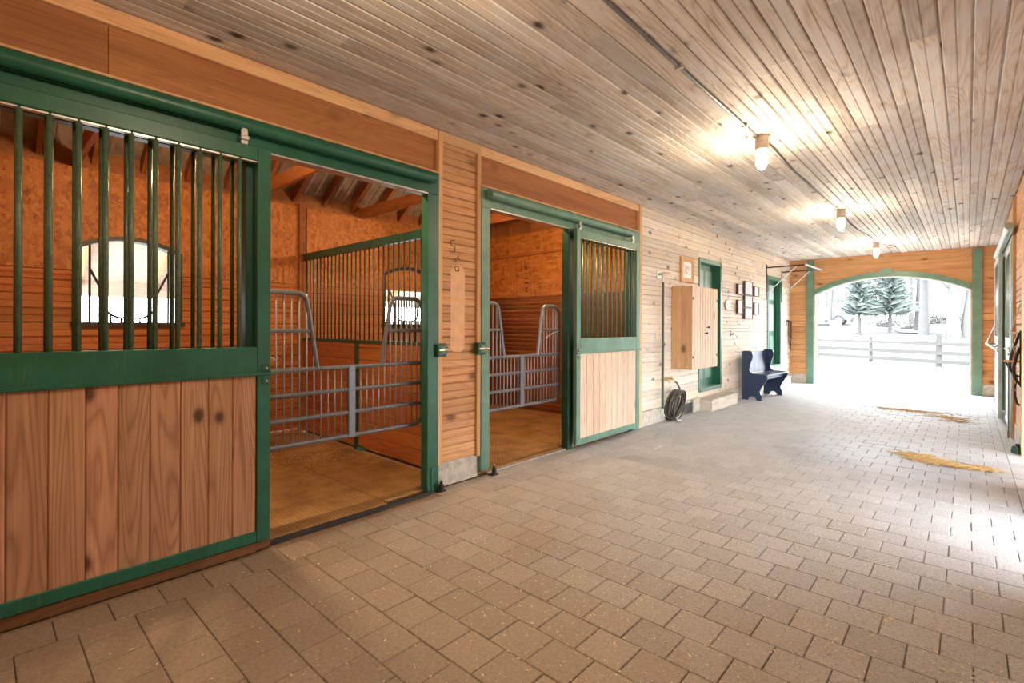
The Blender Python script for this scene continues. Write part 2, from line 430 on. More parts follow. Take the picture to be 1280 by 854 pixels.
# pencilled numbers and the pale patch left by a plaque on the pillar
pm = MB()
def seg(y0, z0, y1, z1, w=.008): 
    dy, dz = y1 - y0, z1 - z0; L = math.hypot(dy, dz) or 1; ny, nz = -dz / L * w / 2, dy / L * w / 2
    pm.prism([(y0 + ny, z0 + nz), (y1 + ny, z1 + nz), (y1 - ny, z1 - nz), (y0 - ny, z0 - nz)], 0, XL + .0004, XL + .0016)
for a in ((2.745, 2.05, 2.70, 2.045), (2.70, 2.045, 2.70, 2.005), (2.70, 2.005, 2.745, 2.0), (2.745, 2.0, 2.745, 1.955), (2.745, 1.955, 2.70, 1.95),
          (2.74, 1.885, 2.79, 1.925), (2.735, 1.87, 2.77, 1.88), (2.775, 1.90, 2.80, 1.90),
          (2.745, 1.83, 2.755, 1.795), (2.755, 1.795, 2.79, 1.80), (2.79, 1.80, 2.785, 1.84), (2.785, 1.84, 2.745, 1.83)): seg(*a)
pm.build('pencilled_number', 'pencil', wall)
patch = [(2.70, 1.14), (2.735, 1.115), (2.78, 1.107), (2.825, 1.115), (2.86, 1.14), (2.86, 1.78)] + [(2.78 + .08 * math.cos(PI * i / 8), 1.78 + .07 * math.sin(PI * i / 8)) for i in range(1, 8)] + [(2.70, 1.78)]
MB().prism(patch, 0, XL - .001, XL + .0003).build('faded_patch', 'faded_pine', wall)
# pillar trims
t = T('trim_1', kind='structure')
box('trim_strip', XL - .02, XL + .022, 2.553, 2.598, .19, 2.92, 'pine_trim_z', t, .003)
box('trim_strip', XL - .02, XL + .022, 2.985, 3.03, .19, 2.84, 'pine_trim_z', t, .003)
box('trim_board', XL - .02, XL + .016, 2.598, 3.03, 2.84, 2.925, 'pine_trim', t, .003)
box('trim_strip', XL - .02, XL + .03, 5.885, 5.945, .0, 2.92, 'pine_trim_z', t, .003)

# ------------------------------------------------------------------ stall fronts
def bay(n, y0, y1, open0, open1, hy, tname, gm='green_paint'):
    """header boards, green lintel and jamb posts of one stall opening"""
    t = T(tname, kind='structure')
    box('crown_board', XL - .03, XL + .012, y0, y1, 2.838, 2.925, 'pine_trim', t, .003)
    prev = y0
    for q in hy + [y1]:
        box('header_board', XL - .10, XL - .014, prev + .001, q - .001, 2.565, 2.838, 'pine_header', t, .002); prev = q
    box('header_ledge', XL - .02, XL + .035, y0, y1, 2.562, 2.576, 'pine_trim', t, .002)
    box('lintel', XL - .05, XL + .03, y0, y1, 2.385, 2.56, gm, t, .004)
    box('lintel_lip', XL - .052, XL + .032, open0, open1, 2.378, 2.388, 'galvanised', t)
    return t
b1 = bay(1, -.42, 2.553, 1.2, 2.44, [.46], 'trim_2')
box('jamb_post', XL - .055, XL + .03, 2.44, 2.553, 0, 2.385, 'green_paint', b1, .004)
box('jamb_base', XL + .03, XL + .036, 2.475, 2.553, .0, .20, 'green_paint', b1, .002)
b2 = bay(2, 3.03, 5.885, 3.14, 4.33, [], 'trim_3', 'green_trim')
box('jamb_post', XL - .055, XL + .03, 3.03, 3.135, 0.05, 2.385, 'green_trim', b2, .004)
box('jamb_post', XL - .055, XL + .03, 5.76, 5.885, 0, 2.385, 'green_trim', b2, .004)

def track(y0, y1, x, label, grp='sliding door tracks', sgn=1, gm='green_paint'):
    o = T('door_track', label, 'track', (x, (y0 + y1) / 2, 2.455), grp)
    prof = [(-.045, 2.535), (-.01, 2.538)] + [(-.01 + .042 * math.sin(a), 2.496 + .042 * math.cos(a)) for a in [PI * i / 8 for i in range(1, 8)]] + [(-.004, 2.455), (-.004, 2.463), (-.034, 2.463), (-.034, 2.455), (-.045, 2.455)]
    MB().prism([(x + sgn * p[0], p[1]) for p in prof], 1, y0, y1).build('rail', gm, o, True)
    yy = y0 + .3
    while yy < y1: box('bracket', x - sgn * .060, x - sgn * .03, yy, yy + .05, 2.47, 2.555, 'green_dark', o); yy += .9
    return o
track(-.45, 2.46, -3.09, 'long green steel track with a round lip over the near stall opening')
track(3.08, 5.60, -3.09, 'steel track in glare-paled green with an open round end above the second stall', gm='green_trim')

def stall_door(y0, y1, x, label, mats, sgn=1, nb=None, boards=None, bar_y=None):
    """sliding door: steel frame, bars above, boards below, hangers on top"""
    g, bm_, wd_ = mats
    o = T('stall_door', label, 'door', (x, (y0 + y1) / 2, .05), 'sliding stall doors')
    h = .0225; w = .075
    box('stile', x - h, x + h, y0, y0 + w, .06, 2.375, g, o, .004); box('stile', x - h, x + h, y1 - w, y1, .06, 2.375, g, o, .004)
    box('top_rail', x - h, x + h, y0 + w, y1 - w, 2.295, 2.375, g, o, .004)
    box('middle_rail', x - h, x + h, y0 + w, y1 - w, 1.045, 1.205, g, o, .004)
    xs = sorted((x + sgn * h, x + sgn * (h + .012)))
    box('rub_rail', xs[0], xs[1], y0, y1 + .03, 1.035, 1.055, g, o, .004)
    box('bottom_rail', x - h, x + h, y0 + w, y1 - w, .06, .125, g, o, .004)
    box('rail_lip', x - h, x + h - .012, y0 + w, y1 - w, 2.286, 2.294, 'galvanised', o)
    for q in bar_y: vbar('bar', x, q, 1.205, 2.296, .0125, bm_, o)
    for a, b in zip(boards[:-1], boards[1:]): box('board', x - .012, x + .013, a + .001, b - .001, .12, 1.05, wd_, o, .005)
    for q in (y0 + .07, y1 - .16):
        hg = T('hanger', loc=(x, q, 2.37)); hg.parent = o; hg.location = Vector((x, q, 2.37)) - WLOC[o.name]; WLOC[hg.name] = Vector((x, q, 2.37))
        box('strap', x - .006, x + .006, q, q + .035, 2.365, 2.46, 'galvanised', hg)
        box('nut', x - .016, x + .022, q - .006, q + .04, 2.40, 2.425, 'galvanised', hg, .004)
        rod('wheel', (x - .012, q + .017, 2.475), (x + .012, q + .017, 2.475), .018, 'galvanised', hg, 12)
    lx = x + sgn * (h + .007)
    yl = y1 - .05 if y1 < 3 else y0 + .02
    lt = box('latch_plate', min(lx - .005, lx + .005), max(lx - .005, lx + .005), yl, yl + .045, 1.06, 1.10, g, o, .003)
    rod('bolt', (lx, yl + .022, 1.078), (lx + sgn * .012, yl + .022, 1.078), .007, 'galvanised', lt)
    lt = box('latch_plate', min(lx - .005, lx + .005), max(lx - .005, lx + .005), yl, yl + .045, .985, 1.02, g, o, .003)
    rod('bolt', (lx, yl + .022, 1.003), (lx + sgn * .012, yl + .022, 1.003), .007, 'galvanised', lt)
    return o
D1B = [-.105, .014, .098, .233, .363, .485, .614, .747, .878, .999, 1.127]
stall_door(-.18, 1.203, -3.0825, 'large dark green stall door with upright bars over reddish boards, slid open beside the near stall', ('green_paint', 'bar_green', 'pine_door'),
           boards=[-.105, -.02] + D1B[2:], bar_y=[.036 + .1 * i for i in range(-1, 11)])
stall_door(4.345, 5.715, -3.0825, 'pale green stall door with upright bars over boards, frame and boards coloured as if daylit, standing before the second stall', ('green_trim', 'bar_green', 'pine_front_lit'),
           boards=[4.42, 4.55, 4.68, 4.81, 4.935, 5.062, 5.198, 5.329, 5.447, 5.547, 5.64], bar_y=[4.459 + .1025 * i for i in range(12)])

def front_panel(y0, y1, x, label, bars):
    o = T('stall_front_panel', label, 'panel', (x, (y0 + y1) / 2, 0), 'fixed stall front panels')
    box('post', x - .045, x + .045, y0, y0 + .085, 0, 2.385, 'green_dark', o, .003); box('post', x - .045, x + .045, y1 - .085, y1, 0, 2.385, 'green_dark', o, .003)
    box('middle_rail', x - .03, x + .03, y0 + .085, y1 - .085, 1.06, 1.19, 'green_paint', o)
    box('top_rail', x - .03, x + .03, y0 + .085, y1 - .085, 2.30, 2.385, 'green_paint', o)
    for q in bars: vbar('bar', x, q, 1.19, 2.302, .011, 'bar_green', o)
    zz = .02
    while zz < 1.05: box('board', x - .02, x + .02, y0 + .085, y1 - .085, zz, min(zz + .128, 1.06), 'pine_y', o, .004); zz += .13
    return o
front_panel(-.30, 1.18, -3.20, 'fixed barred stall front half hidden behind the large dark green door', [.036 + .1 * i for i in range(-2, 11)])
fp = front_panel(4.325, 5.76, -3.20, 'fixed barred stall front half hidden behind the pale green door', [4.46 + .1025 * i for i in range(12)])
sl = box('sill_plank', -3.16, -3.075, -.42, 1.13, .0, .052, 'sill_wood'); tag(sl, 'dark stained plank lying under the large green stall door', 'plank')
sl = box('sill_block', -3.16, -3.085, 1.132, 1.215, .0, .05, 'sill_wood', None, .003); tag(sl, 'short dark wooden block at the foot of the large green door', 'block')

# stay roller guides at the jamb feet
for yy, lb in ((2.515, 'iron door guide at the foot of the near stall jamb'), (3.12, 'iron door guide at the foot of the second stall jamb')):
    o = T('door_guide', lb, 'bracket', (-3.12, yy, 0), 'iron door guides')
    MB().box(-3.15, -3.09, yy - .01, yy + .07, 0, .012).build('foot_plate', 'black_iron', o)
    MB().lathe([(.001, 0.012), (.022, .012), (.022, .06), (.012, .066), (.012, .085), (.001, .085)], (-3.105, yy + .03, 0), 12).build('roller', 'black_iron', o, True)
    rod('pin', (-3.105, yy + .03, .085), (-3.105, yy + .03, .10), .006, 'galvanised', o)
# latches on the pillar
for ya, yb, lb, s in ((2.505, 2.63, 'green steel latch box on the jamb of the near stall', 1), (2.945, 3.075, 'green steel latch box on the jamb of the second stall', -1)):
    o = T('door_latch', lb, 'latch', (-3.15, (ya + yb) / 2, 1.07), 'green door latches')
    box('back_plate', -3.158, -3.146, ya, yb, 1.078, 1.19, 'green_dark', o, .003)
    yc = (ya + yb) / 2
    box('keeper', -3.146, -3.11, ya + .01, ya + .05, 1.085, 1.183, 'green_dark', o, .006)
    box('bolt_housing', -3.146, -3.118, ya + .045, yb - .008, 1.10, 1.165, 'green_trim', o, .006)
    rod('bolt', (-3.112, ya + .02, 1.133), (-3.112, yb - .015, 1.133), .009, 'galvanised', o)
    MB().tube([(-3.11, yc + .02, 1.133), (-3.085, yc + .03, 1.133), (-3.075, yc + .045, 1.128)], .008, 8).build('knob', 'brass', o, True)
    rod('screw', (-3.12, yb - .02, 1.155), (-3.112, yb - .02, 1.155), .006, 'black_iron', o)

# ------------------------------------------------------------------ stalls: back wall, partitions, mats, roof
XB = -6.10
def window_hole(z0, z1, wy, zz): return z1 > zz[0] and z0 < zz[1]
WINS = [(.635, 1.49, 1.345, 2.06, 2.185), (3.93, 4.785, 1.345, 2.06, 2.185)]
sb = T('wall_stall_back', kind='structure')
def back_piece(name, a, b, z0, z1, mat, tg=False):
    """a strip of the back wall, cut where a window stands"""
    parts = [(a, b)]
    for w in WINS:
        if z1 > w[2] + .01 and z0 < w[4] - .012:
            parts = [q for (s, e) in parts for q in ([(s, w[0]), (w[1], e)] if s < w[0] and e > w[1] else [(s, e)])]
    for s, e in parts:
        if tg: tgboard(name, 'y', s, e, z0, z1, XB, 1, mat, sb)
        else: box(name, XB - .016, XB + .004, s + .0015, e - .0015, z0, z1, mat, sb)
for (a, b) in ((-.42, 2.76), (2.83, 5.9)):
    z = .05
    while z < 1.83: back_piece('board', a, b, z, min(z + PITCH, 1.84), 'pine_stall', True); z += PITCH
    m = a + 1.22
    for s, e in ((a, 2.02 if a < 0 else 4.35), (2.02 if a < 0 else 4.35, b)):
        back_piece('strand_panel', s, e, 1.842, 2.06, 'strand_board'); back_piece('strand_panel', s, e, 2.061, 2.80, 'strand_board')
# window heads fill between the straight cut and the arch
for w in WINS:
    c = (w[0] + w[1]) / 2; hw = (w[1] - w[0]) / 2; sag = w[4] - w[3]; R = (hw * hw + sag * sag) / (2 * sag); zc = w[4] - R
    n = 12; pts = [(w[0] + 2 * hw * i / n, zc + math.sqrt(R * R - (2 * hw * i / n - hw) ** 2)) for i in range(n + 1)]
    # strand board above the arch
    poly = [(w[1], w[4] + .0), (w[1], w[4] + .62), (w[0], w[4] + .62), (w[0], w[4])]
    q = MB()
    for (p0, p1) in zip(pts[:-1], pts[1:]): q.prism([p0, p1, (p1[0], 2.80), (p0[0], 2.80)], 0, XB - .016, XB + .004)
    q.build('strand_panel', 'strand_board', sb)
box('post', XB, XB + .05, 2.72, 2.80, .02, 2.84, 'timber', sb, .003)
for a, b in ((-.5, WINS[0][0]), (WINS[0][1], WINS[1][0]), (WINS[1][1], 6.0)): box('backing', XB - .1, XB - .016, a, b, 0, 2.86, 'timber', sb)
for w in WINS: box('backing', XB - .1, XB - .016, w[0], w[1], 0, w[2], 'timber', sb); box('backing', XB - .1, XB - .016, w[0], w[1], w[4] + .01, 2.86, 'timber', sb)
def win(i, w):
    o = T('window_%d' % i, kind='structure', loc=(XB, (w[0] + w[1]) / 2, w[2]))
    hw = (w[1] - w[0]) / 2; c = (w[0] + w[1]) / 2; sag = w[4] - w[3]; R = (hw * hw + sag * sag) / (2 * sag); zc = w[4] - R; n = 16
    def head(k): return [(w[0] + 2 * hw * i / n, zc + math.sqrt((R - k) ** 2 - (2 * hw * i / n - hw) ** 2)) for i in range(n + 1)]
    q = MB(); A, B = head(-.012), head(.03)
    for i_ in range(n): q.prism([A[i_], A[i_ + 1], B[i_ + 1], B[i_]], 0, XB - .11, XB + .03)
    q.build('window_head', 'black_iron', o)
    for s in (w[0], w[1] - .028): box('window_jamb', XB - .11, XB + .03, s, s + .028, w[2], w[3] + .01, 'black_iron', o)
    box('window_sill', XB - .12, XB + .045, w[0] - .02, w[1] + .02, w[2] - .03, w[2] + .012, 'black_iron', o)
    gx = XB - .02
    # yoke grille
    for s in (-1, 1):
        rod('grille_bar', (gx, c + s * (hw - .115), w[2]), (gx, c + s * (hw - .115), w[3] + .06), .010, 'black_iron', o)
        rod('grille_bar', (gx, c + s * (hw - .05), w[2]), (gx, c + s * (hw - .05), w[3] + .02), .008, 'black_iron', o)
        rod('grille_bar', (gx, c + s * (hw - .215), w[2]), (gx, c + s * (hw - .215), w[2] + .30), .008, 'black_iron', o)
        rod('grille_bar', (gx, c + s * .075, w[2]), (gx, c + s * .075, w[2] + .055), .008, 'black_iron', o)
        rod('grille_bar', (gx, c + s * .155, w[2]), (gx, c + s * .155, w[2] + .09), .008, 'black_iron', o)
    y_ = [(hw - .115, .52), (hw - .215, .29), (.20, .14), (.155, .085), (.10, .058), (0, .052)]
    pts = [(gx, c - a, w[2] + b) for a, b in y_] + [(gx, c + a, w[2] + b) for a, b in y_[-2::-1]]
    MB().tube(pts, .011, 8).build('grille_yoke', 'black_iron', o, True)
win(1, WINS[0]); win(2, WINS[1])
# partitions
pt = T('wall_partition', kind='structure')
z = .06
while z < 1.14:
    z1 = min(z + PITCH, 1.15)
    for s, e in ((XB + .05, -4.80), (-4.745, -3.24)): box('plank', s, e, 2.765, 2.815, z + .0015, z1 - .0015, 'pine_stall_x', pt, .004)
    z += PITCH
box('channel_post', -4.80, -4.745, 2.745, 2.835, .0, 1.155, 'green_dark', pt)
box('cap_rail', XB + .05, -3.24, 2.755, 2.825, 1.15, 1.18, 'green_dark', pt)
g = T('partition_grille', 'long dark green barred grille on top of the wooden wall between the two stalls', 'grille', (-4.7, 2.79, 1.18))
box('top_rail', XB + .05, -3.24, 2.765, 2.815, 2.135, 2.215, 'green_dark', g)
x = -6.0
while x < -3.3: vbar('bar', x, 2.79, 1.18, 2.136, .008, 'grille_iron', g); x += .0885
pe = T('wall_stall_far', kind='structure')
box('backing', XB, XL - .02, 5.93, 5.99, 0, 5.0, 'timber', pe)
z = .02
while z < 1.79: tgboard('board', 'x', XB, -3.24, z, min(z + PITCH, 1.80), 5.93, -1, 'pine_stall_x', pe); z += PITCH
for s, e in ((XB, -4.88), (-4.875, -3.24)):
    box('strand_panel', s, e, 5.915, 5.93, 1.805, 2.445, 'strand_board', pe); box('strand_panel', s, e, 5.915, 5.93, 2.485, 2.80, 'strand_board', pe)
box('ledger', XB, -3.24, 5.885, 5.93, 2.448, 2.482, 'pine_stall_x', pe)
for sx_ in (-5.95, -5.55, -5.15, -4.75, -4.35, -3.95, -3.55): box('stud', sx_, sx_ + .09, 5.89, 5.93, 2.80, 3.6, 'timber', pe)
q = MB()
for zc, w_, h_ in ((2.262, .10, .014), (2.235, .035, .03), (2.16, .11, .008), (2.085, .10, .018), (2.015, .085, .026), (1.935, .05, .03), (1.885, .06, .02)):
    q.box(-5.13 - w_ / 2, -5.13 + w_ / 2, 5.9135, 5.9155, zc - h_ / 2, zc + h_ / 2)
q.build('stamped_mark', 'pencil', pe)
pn = T('wall_stall_near', kind='structure')
box('backing', XB, XL - .02, -.50, -.44, 0, 5.0, 'timber', pn)
z = .02
while z < 2.8: tgboard('board', 'x', XB, -3.24, z, z + PITCH, -.44, 1, 'pine_stall_x', pn); z += PITCH
# front wall above the openings, stall side
fw = box('wall_stall_front', XL - .14, XL - .10, -.5, 6.0, 2.56, 5.0, 'pine_y'); tag(fw, kind='structure')
fl = box('floor_stall', XB, -3.22, -.44, 5.93, -.10, .0, 'mortar'); tag(fl, kind='structure')
mi = 0
LB = ['near-left corner mat of the near stall', 'dusty rubber mat along the front of the near stall beside the barred door', 'back rubber mat of the near stall', 'rubber mat by the partition at the front of the near stall', 'rubber mat by the partition at the back of the near stall', 'back left mat']
def smat(x0, x1, y0, y1, lb):
    o = box('stall_mat', x0 + .003, x1 - .003, y0 + .005, y1 - .005, 0, .024, 'stall_mat', None, .008); tag(o, lb, 'mat', 'rubber stall mats'); return o
smat(-4.83, -3.135, -.42, .82, 'brown rubber mat at the front of the near stall, behind the dark green door')
smat(-4.83, -3.135, .82, 2.08, 'brown dusty rubber mat in the middle of the near stall opening')
smat(-4.83, -3.20, 2.08, 2.755, 'narrow brown rubber mat along the partition, by the near stall jamb')
smat(XB, -4.83, -.42, .82, 'brown rubber mat under the arched window of the near stall')
smat(XB, -4.83, .82, 2.08, 'brown rubber mat in the middle of the back of the near stall')
smat(XB, -4.83, 2.08, 2.755, 'narrow brown rubber mat at the back partition corner of the near stall')
smat(-4.33, -3.20, 2.83, 4.32, 'lozenge patterned rubber mat in the second stall opening')
smat(XB, -4.33, 2.83, 4.32, 'brown rubber mat under the window of the second stall')
smat(-4.33, -3.26, 4.32, 5.88, 'brown rubber mat behind the pale green door')
smat(XB, -4.33, 4.32, 5.88, 'brown rubber mat in the far back corner of the second stall')
o = box('threshold_strip', -3.13, -3.112, 1.22, 2.44, .0, .024, 'rubber'); tag(o, 'black rubber edge strip along the near stall threshold', 'strip')
o = box('threshold_strip', -3.195, -3.178, 3.14, 4.32, .0, .018, 'galvanised'); tag(o, 'pale metal edge strip along the second stall threshold', 'strip')
# roof over the stalls
rf = T('roof_stalls', kind='structure')
SL = .66
def zr(x): return 2.86 + (x - XB) * SL
y0, y1 = -.6, 6.1
MB().prism([(XB - .3, zr(XB - .3) + .14), (XL + .1, zr(XL + .1) + .14), (XL + .1, zr(XL + .1) + .17), (XB - .3, zr(XB - .3) + .17)], 1, y0, y1).build('roof_sheet', 'roof_metal', rf)
yy = .395 - .78
while yy < 6.0:
    a, b = yy, yy + .04
    MB().prism([(XB - .08, zr(XB - .08)), (XL, zr(XL)), (XL, zr(XL) + .14), (XB - .08, zr(XB - .08) + .14)], 1, a, b).build('rafter', 'timber', rf)
    for k in (.13, .26):
        MB().prism([(XB, zr(XB) + .125), (XL, zr(XL) + .125), (XL, zr(XL) + .14), (XB, zr(XB) + .14)], 1, yy + k, yy + k + .03).build('sheet_rib', 'galvanised', rf)
    yy += .381
box('eave_blocking', XB - .06, XB - .03, -.6, 6.1, 2.84, 3.02, 'timber', rf)
for yy in (2.20, 3.60, 5.0): box('tie_beam', XB - .03, XL - .05, yy - .02, yy + .02, 2.79, 2.93, 'pine_stall_x', rf)
box('tie_beam', XB - .03, XL - .05, .62, .66, 2.79, 2.93, 'pine_stall_x', rf)
MB().prism([(-5.2, 2.85), (-4.5, 2.85), (-3.9, 3.6), (-4.1, 3.6)], 1, .66, .68).build('gusset', 'pine_stall_x', rf)
# eave beyond the back wall, seen through the windows
MB().prism([(XB - .1, 2.90), (-8.7, 1.92), (-8.7, 1.96), (XB - .1, 2.94)], 1, -2.5, 8).build('eave_sheet', 'step_wood', rf)
yy = -2.3
while yy < 8: MB().prism([(XB - .1, 2.80), (-8.7, 1.82), (-8.7, 1.92), (XB - .1, 2.90)], 1, yy, yy + .05).build('eave_rafter', 'pine_trim', rf); yy += .8
box('eave_beam', -8.78, -8.68, -2.5, 8, 1.72, 1.96, 'step_wood', rf)
for yy in (-2.4, 2.6, 7.6): box('eave_post', -8.78, -8.66, yy, yy + .12, -.05, 1.7, 'fence_wood', rf)

# ------------------------------------------------------------------ stall gates
def gate(yc, hw, label):
    o = T('stall_gate', label, 'gate', (-3.32, yc, .52), 'yoke stall gates'); X = -3.32; r = .017
    a, b = yc - hw, yc + hw
    # outer frame with rounded corners, ears and yoke
    def cr(cy, cz, rad, a0, a1): return [(X, cy + rad * math.cos(a0 + (a1 - a0) * i / 6), cz + rad * math.sin(a0 + (a1 - a0) * i / 6)) for i in range(7)]
    k = .085
    loop = cr(a + k, .53 + k, k, PI, 1.5 * PI) + cr(b - k, .53 + k, k, 1.5 * PI, 2 * PI) + cr(b - k, 1.55 - k, k, 0, PI / 2) + cr(yc + .33 + .07, 1.55 - .07, .07, PI / 2, PI * .98) + [(X, yc + .255, 1.03)]
    MB().tube(loop, r, 8).build('outer_frame', 'gate_steel', o, True)
    loop = [(X, yc - .255, 1.03)] + cr(yc - .33 - .07, 1.55 - .07, .07, .02 * PI, PI / 2) + cr(a + k, 1.55 - k, k, PI / 2, PI) + [(X, a, .53 + k)]
    MB().tube(loop, r, 8).build('outer_frame', 'gate_steel', o, True)
    for z in (1.03, .866, .70): rod('rail', (X, a, z), (X, b, z), .0155, 'gate_steel', o)
    rod('ear_rail', (X, a, 1.295), (X, yc - .295, 1.295), .0145, 'gate_steel', o); rod('ear_rail', (X, yc + .295, 1.295), (X, b, 1.295), .0145, 'gate_steel', o)
    box('upright', X - .018, X + .018, yc - .03, yc + .03, .515, 1.045, 'gate_steel', o, .006)
    n = int(hw * 2 / .0505); 
    for i in range(1, n):
        y = a + 2 * hw * i / n; d = abs(y - yc)
        if d < .04: continue
        top = 1.03 if d < .262 else 1.545 if d > .33 else 1.03 + (d - .25) * 5.5
        vbar('bar', X, y, .53, min(top, 1.545), .0058, 'bar_steel', o)
    for z in (.75, 1.2): box('hinge', X - .012, X + .012, a - .06, a, z, z + .04, 'gate_steel', o, .004)
    return o
gate(1.875, .638, 'grey tubular yoke gate hung across the near stall opening')
gate(3.752, .615, 'grey tubular yoke gate hung across the second stall opening')
# chain snap at the near gate
def chain(name, pts, lab, r=.0045, mat='galvanised'):
    o = T(name, lab, 'chain', pts[0]); 
    MB().tube(pts, r, 6).build('links', mat, o, True)
    e = Vector(pts[-1]); MB().tube([e, e + Vector((0, .015, -.012)), e + Vector((0, .03, -.005)), e + Vector((0, .02, .006))], r * 1.5, 6).build('snap_hook', mat, o, True)
chain('gate_chain', [(-3.25, 1.21, 1.21), (-3.27, 1.24, 1.17), (-3.29, 1.27, 1.135), (-3.30, 1.31, 1.12)], 'short steel chain and snap beside the large dark green door')
chain('gate_chain', [(-3.28, 4.33, 1.285), (-3.29, 4.22, 1.255), (-3.30, 4.12, 1.215)], 'short steel chain stretched to the second stall gate')

# ------------------------------------------------------------------ end wall with the arched opening
we = T('wall_end', kind='structure')
AX0, AX1, ASP, AAP = -2.655, .045, 2.095, 2.445
ac = (AX0 + AX1) / 2; ahw = (AX1 - AX0) / 2; asag = AAP - ASP; AR = (ahw ** 2 + asag ** 2) / (2 * asag); azc = AAP - AR
def az(x, k=0): return azc + math.sqrt(max(0, (AR + k) ** 2 - (x - ac) ** 2))
z = .22
while z < H - .01:
    z1 = min(z + .14, H); g_ = .002
    if z1 <= ASP + .02:
        for s, e in ((XL, AX0), (AX1, XR)): tgboard('board', 'x', s, e, z, z1, YE, -1, 'pine_x', we, groove=False)
    else:
        K = .05; n = 24
        xs = [AX0 + (AX1 - AX0) * i / n for i in range(n + 1)]
        zs = [az(q, K) for q in xs]
        # pieces of this course left over outside the arch
        def emit(poly): MB().prism([(p[0], p[1]) for p in poly], 1, YE, YE + .018).build('board', 'pine_x', we)
        apex = az(ac, K)
        if z1 <= apex:
            for sgn in (-1, 1):
                edge = []
                for i in range(7):
                    zz = z + g_ + (z1 - z - 2 * g_) * i / 6
                    dx = math.sqrt(max(0, (AR + K) ** 2 - (zz - azc) ** 2)); xx = ac + sgn * min(dx, ahw)
                    edge.append((xx, zz))
                wx = XL if sgn < 0 else XR
                emit([(wx, z + g_)] + edge + [(wx, z1 - g_)])
        else:
            low = [(q, max(z + g_, az(q, K))) for q in xs]
            emit([(XL, z + g_)] + low + [(XR, z + g_), (XR, z1 - g_), (XL, z1 - g_)])
    z += .14
# backing with the arch cut out
q = MB(); n = 24
q.box(XL - .2, AX0, YE + .018, YE + .16, 0, H + .1); q.box(AX1, XR + .6, YE + .018, YE + .16, 0, H + .1)
for i in range(n):
    xa, xb = AX0 + (AX1 - AX0) * i / n, AX0 + (AX1 - AX0) * (i + 1) / n
    q.prism([(xa, az(xa, .02)), (xb, az(xb, .02)), (xb, H + .1), (xa, H + .1)], 1, YE + .018, YE + .16)
q.build('backing', 'pine_x', we)
be = T('baseboard_end', kind='structure')
box('concrete_footing', XL, AX0 - .15, YE - .015, YE + .1, 0, .22, 'concrete', be, .006); box('concrete_footing', AX1 + .15, XR, YE - .015, YE + .1, 0, .22, 'concrete', be, .006)
tr = T('trim_4', kind='structure')
box('pilaster', AX0 - .16, AX0 - .012, YE - .045, YE + .16, 0, 2.90, 'green_trim', tr, .004); box('pilaster', AX1 + .012, AX1 + .16, YE - .045, YE + .16, 0, 2.90, 'green_trim', tr, .004)
q = MB(); n = 28
for i in range(n):
    xa, xb = AX0 + (AX1 - AX0) * i / n, AX0 + (AX1 - AX0) * (i + 1) / n
    q.prism([(xa, az(xa, .0)), (xb, az(xb, 0)), (xb, az(xb, .105)), (xa, az(xa, .105))], 1, YE - .035, YE + .16)
q.build('arch_band', 'green_trim', tr)
MB().prism([(ac - .10, AAP + .055), (ac + .10, AAP + .055), (ac + .115, AAP + .16), (ac - .115, AAP + .16)], 1, YE - .055, YE + .02).build('keystone', 'green_trim', tr)
q = MB()
for i in range(n):
    xa, xb = AX0 + (AX1 - AX0) * i / n, AX0 + (AX1 - AX0) * (i + 1) / n
    q.prism([(xa, az(xa, -.022)), (xb, az(xb, -.022)), (xb, az(xb, 0)), (xa, az(xa, 0))], 1, YE + .05, YE + .15)
q.build('arch_stop', 'white_paint', tr)
box('jamb_stop', AX0 - .012, AX0 + .018, YE + .02, YE + .15, 0, ASP, 'white_paint', tr); box('jamb_stop', AX1 - .018, AX1 + .012, YE + .02, YE + .15, 0, ASP, 'white_paint', tr)
box('bolt_keeper', AX0 + .018, AX0 + .03, YE + .05, YE + .08, .12, .30, 'black_iron', tr)

# ------------------------------------------------------------------ right wall, with a daylit cross passage before the far stall
wr = T('wall_right', kind='structure')
PY0, PY1 = 3.6, 5.0
for a, b, z0, z1 in ((YB, PY0, 0, H), (PY0, PY1, 2.4, H), (PY1, 5.9, 0, H), (5.9, 7.4, 2.4, H), (7.4, 8.48, 0, H), (8.48, 11.35, 2.56, H), (11.35, YE, 0, H)):
    box('backing', XR + .018, XR + .14, a, b, z0, z1, 'pine_y', wr)
    zz = z0 + (.2 if z0 == 0 else 0)
    while zz < z1 - .01: tgboard('board', 'y', a, b, zz, min(zz + PITCH, z1), XR, -1, 'pine_y', wr); zz += PITCH
    if z0 == 0: box('concrete_footing', XR - .01, XR + .1, a, b, 0, .2, 'concrete', wr, .006)
for d0, d1 in ((PY0, PY1), (5.9, 7.4)):
    for yy in (d0, d1 - .05): box('doorway_jamb', XR - .01, XR + .15, yy, yy + .05, 0, 2.4, 'pine_trim_z', wr)
    box('doorway_head', XR - .01, XR + .15, d0, d1, 2.35, 2.4, 'pine_trim', wr)
    box('doorway_sill', XR, .75, d0, d1, -.1, -.002, 'concrete', wr)
MB().prism([(XR + .14, 2.52), (3.7, 1.95), (3.7, 1.99), (XR + .14, 2.56)], 1, PY0 - .6, 8.0).build('daylight_baffle', 'timber', wr)  # unseen roof added outside the doorways to trim and spread the daylight
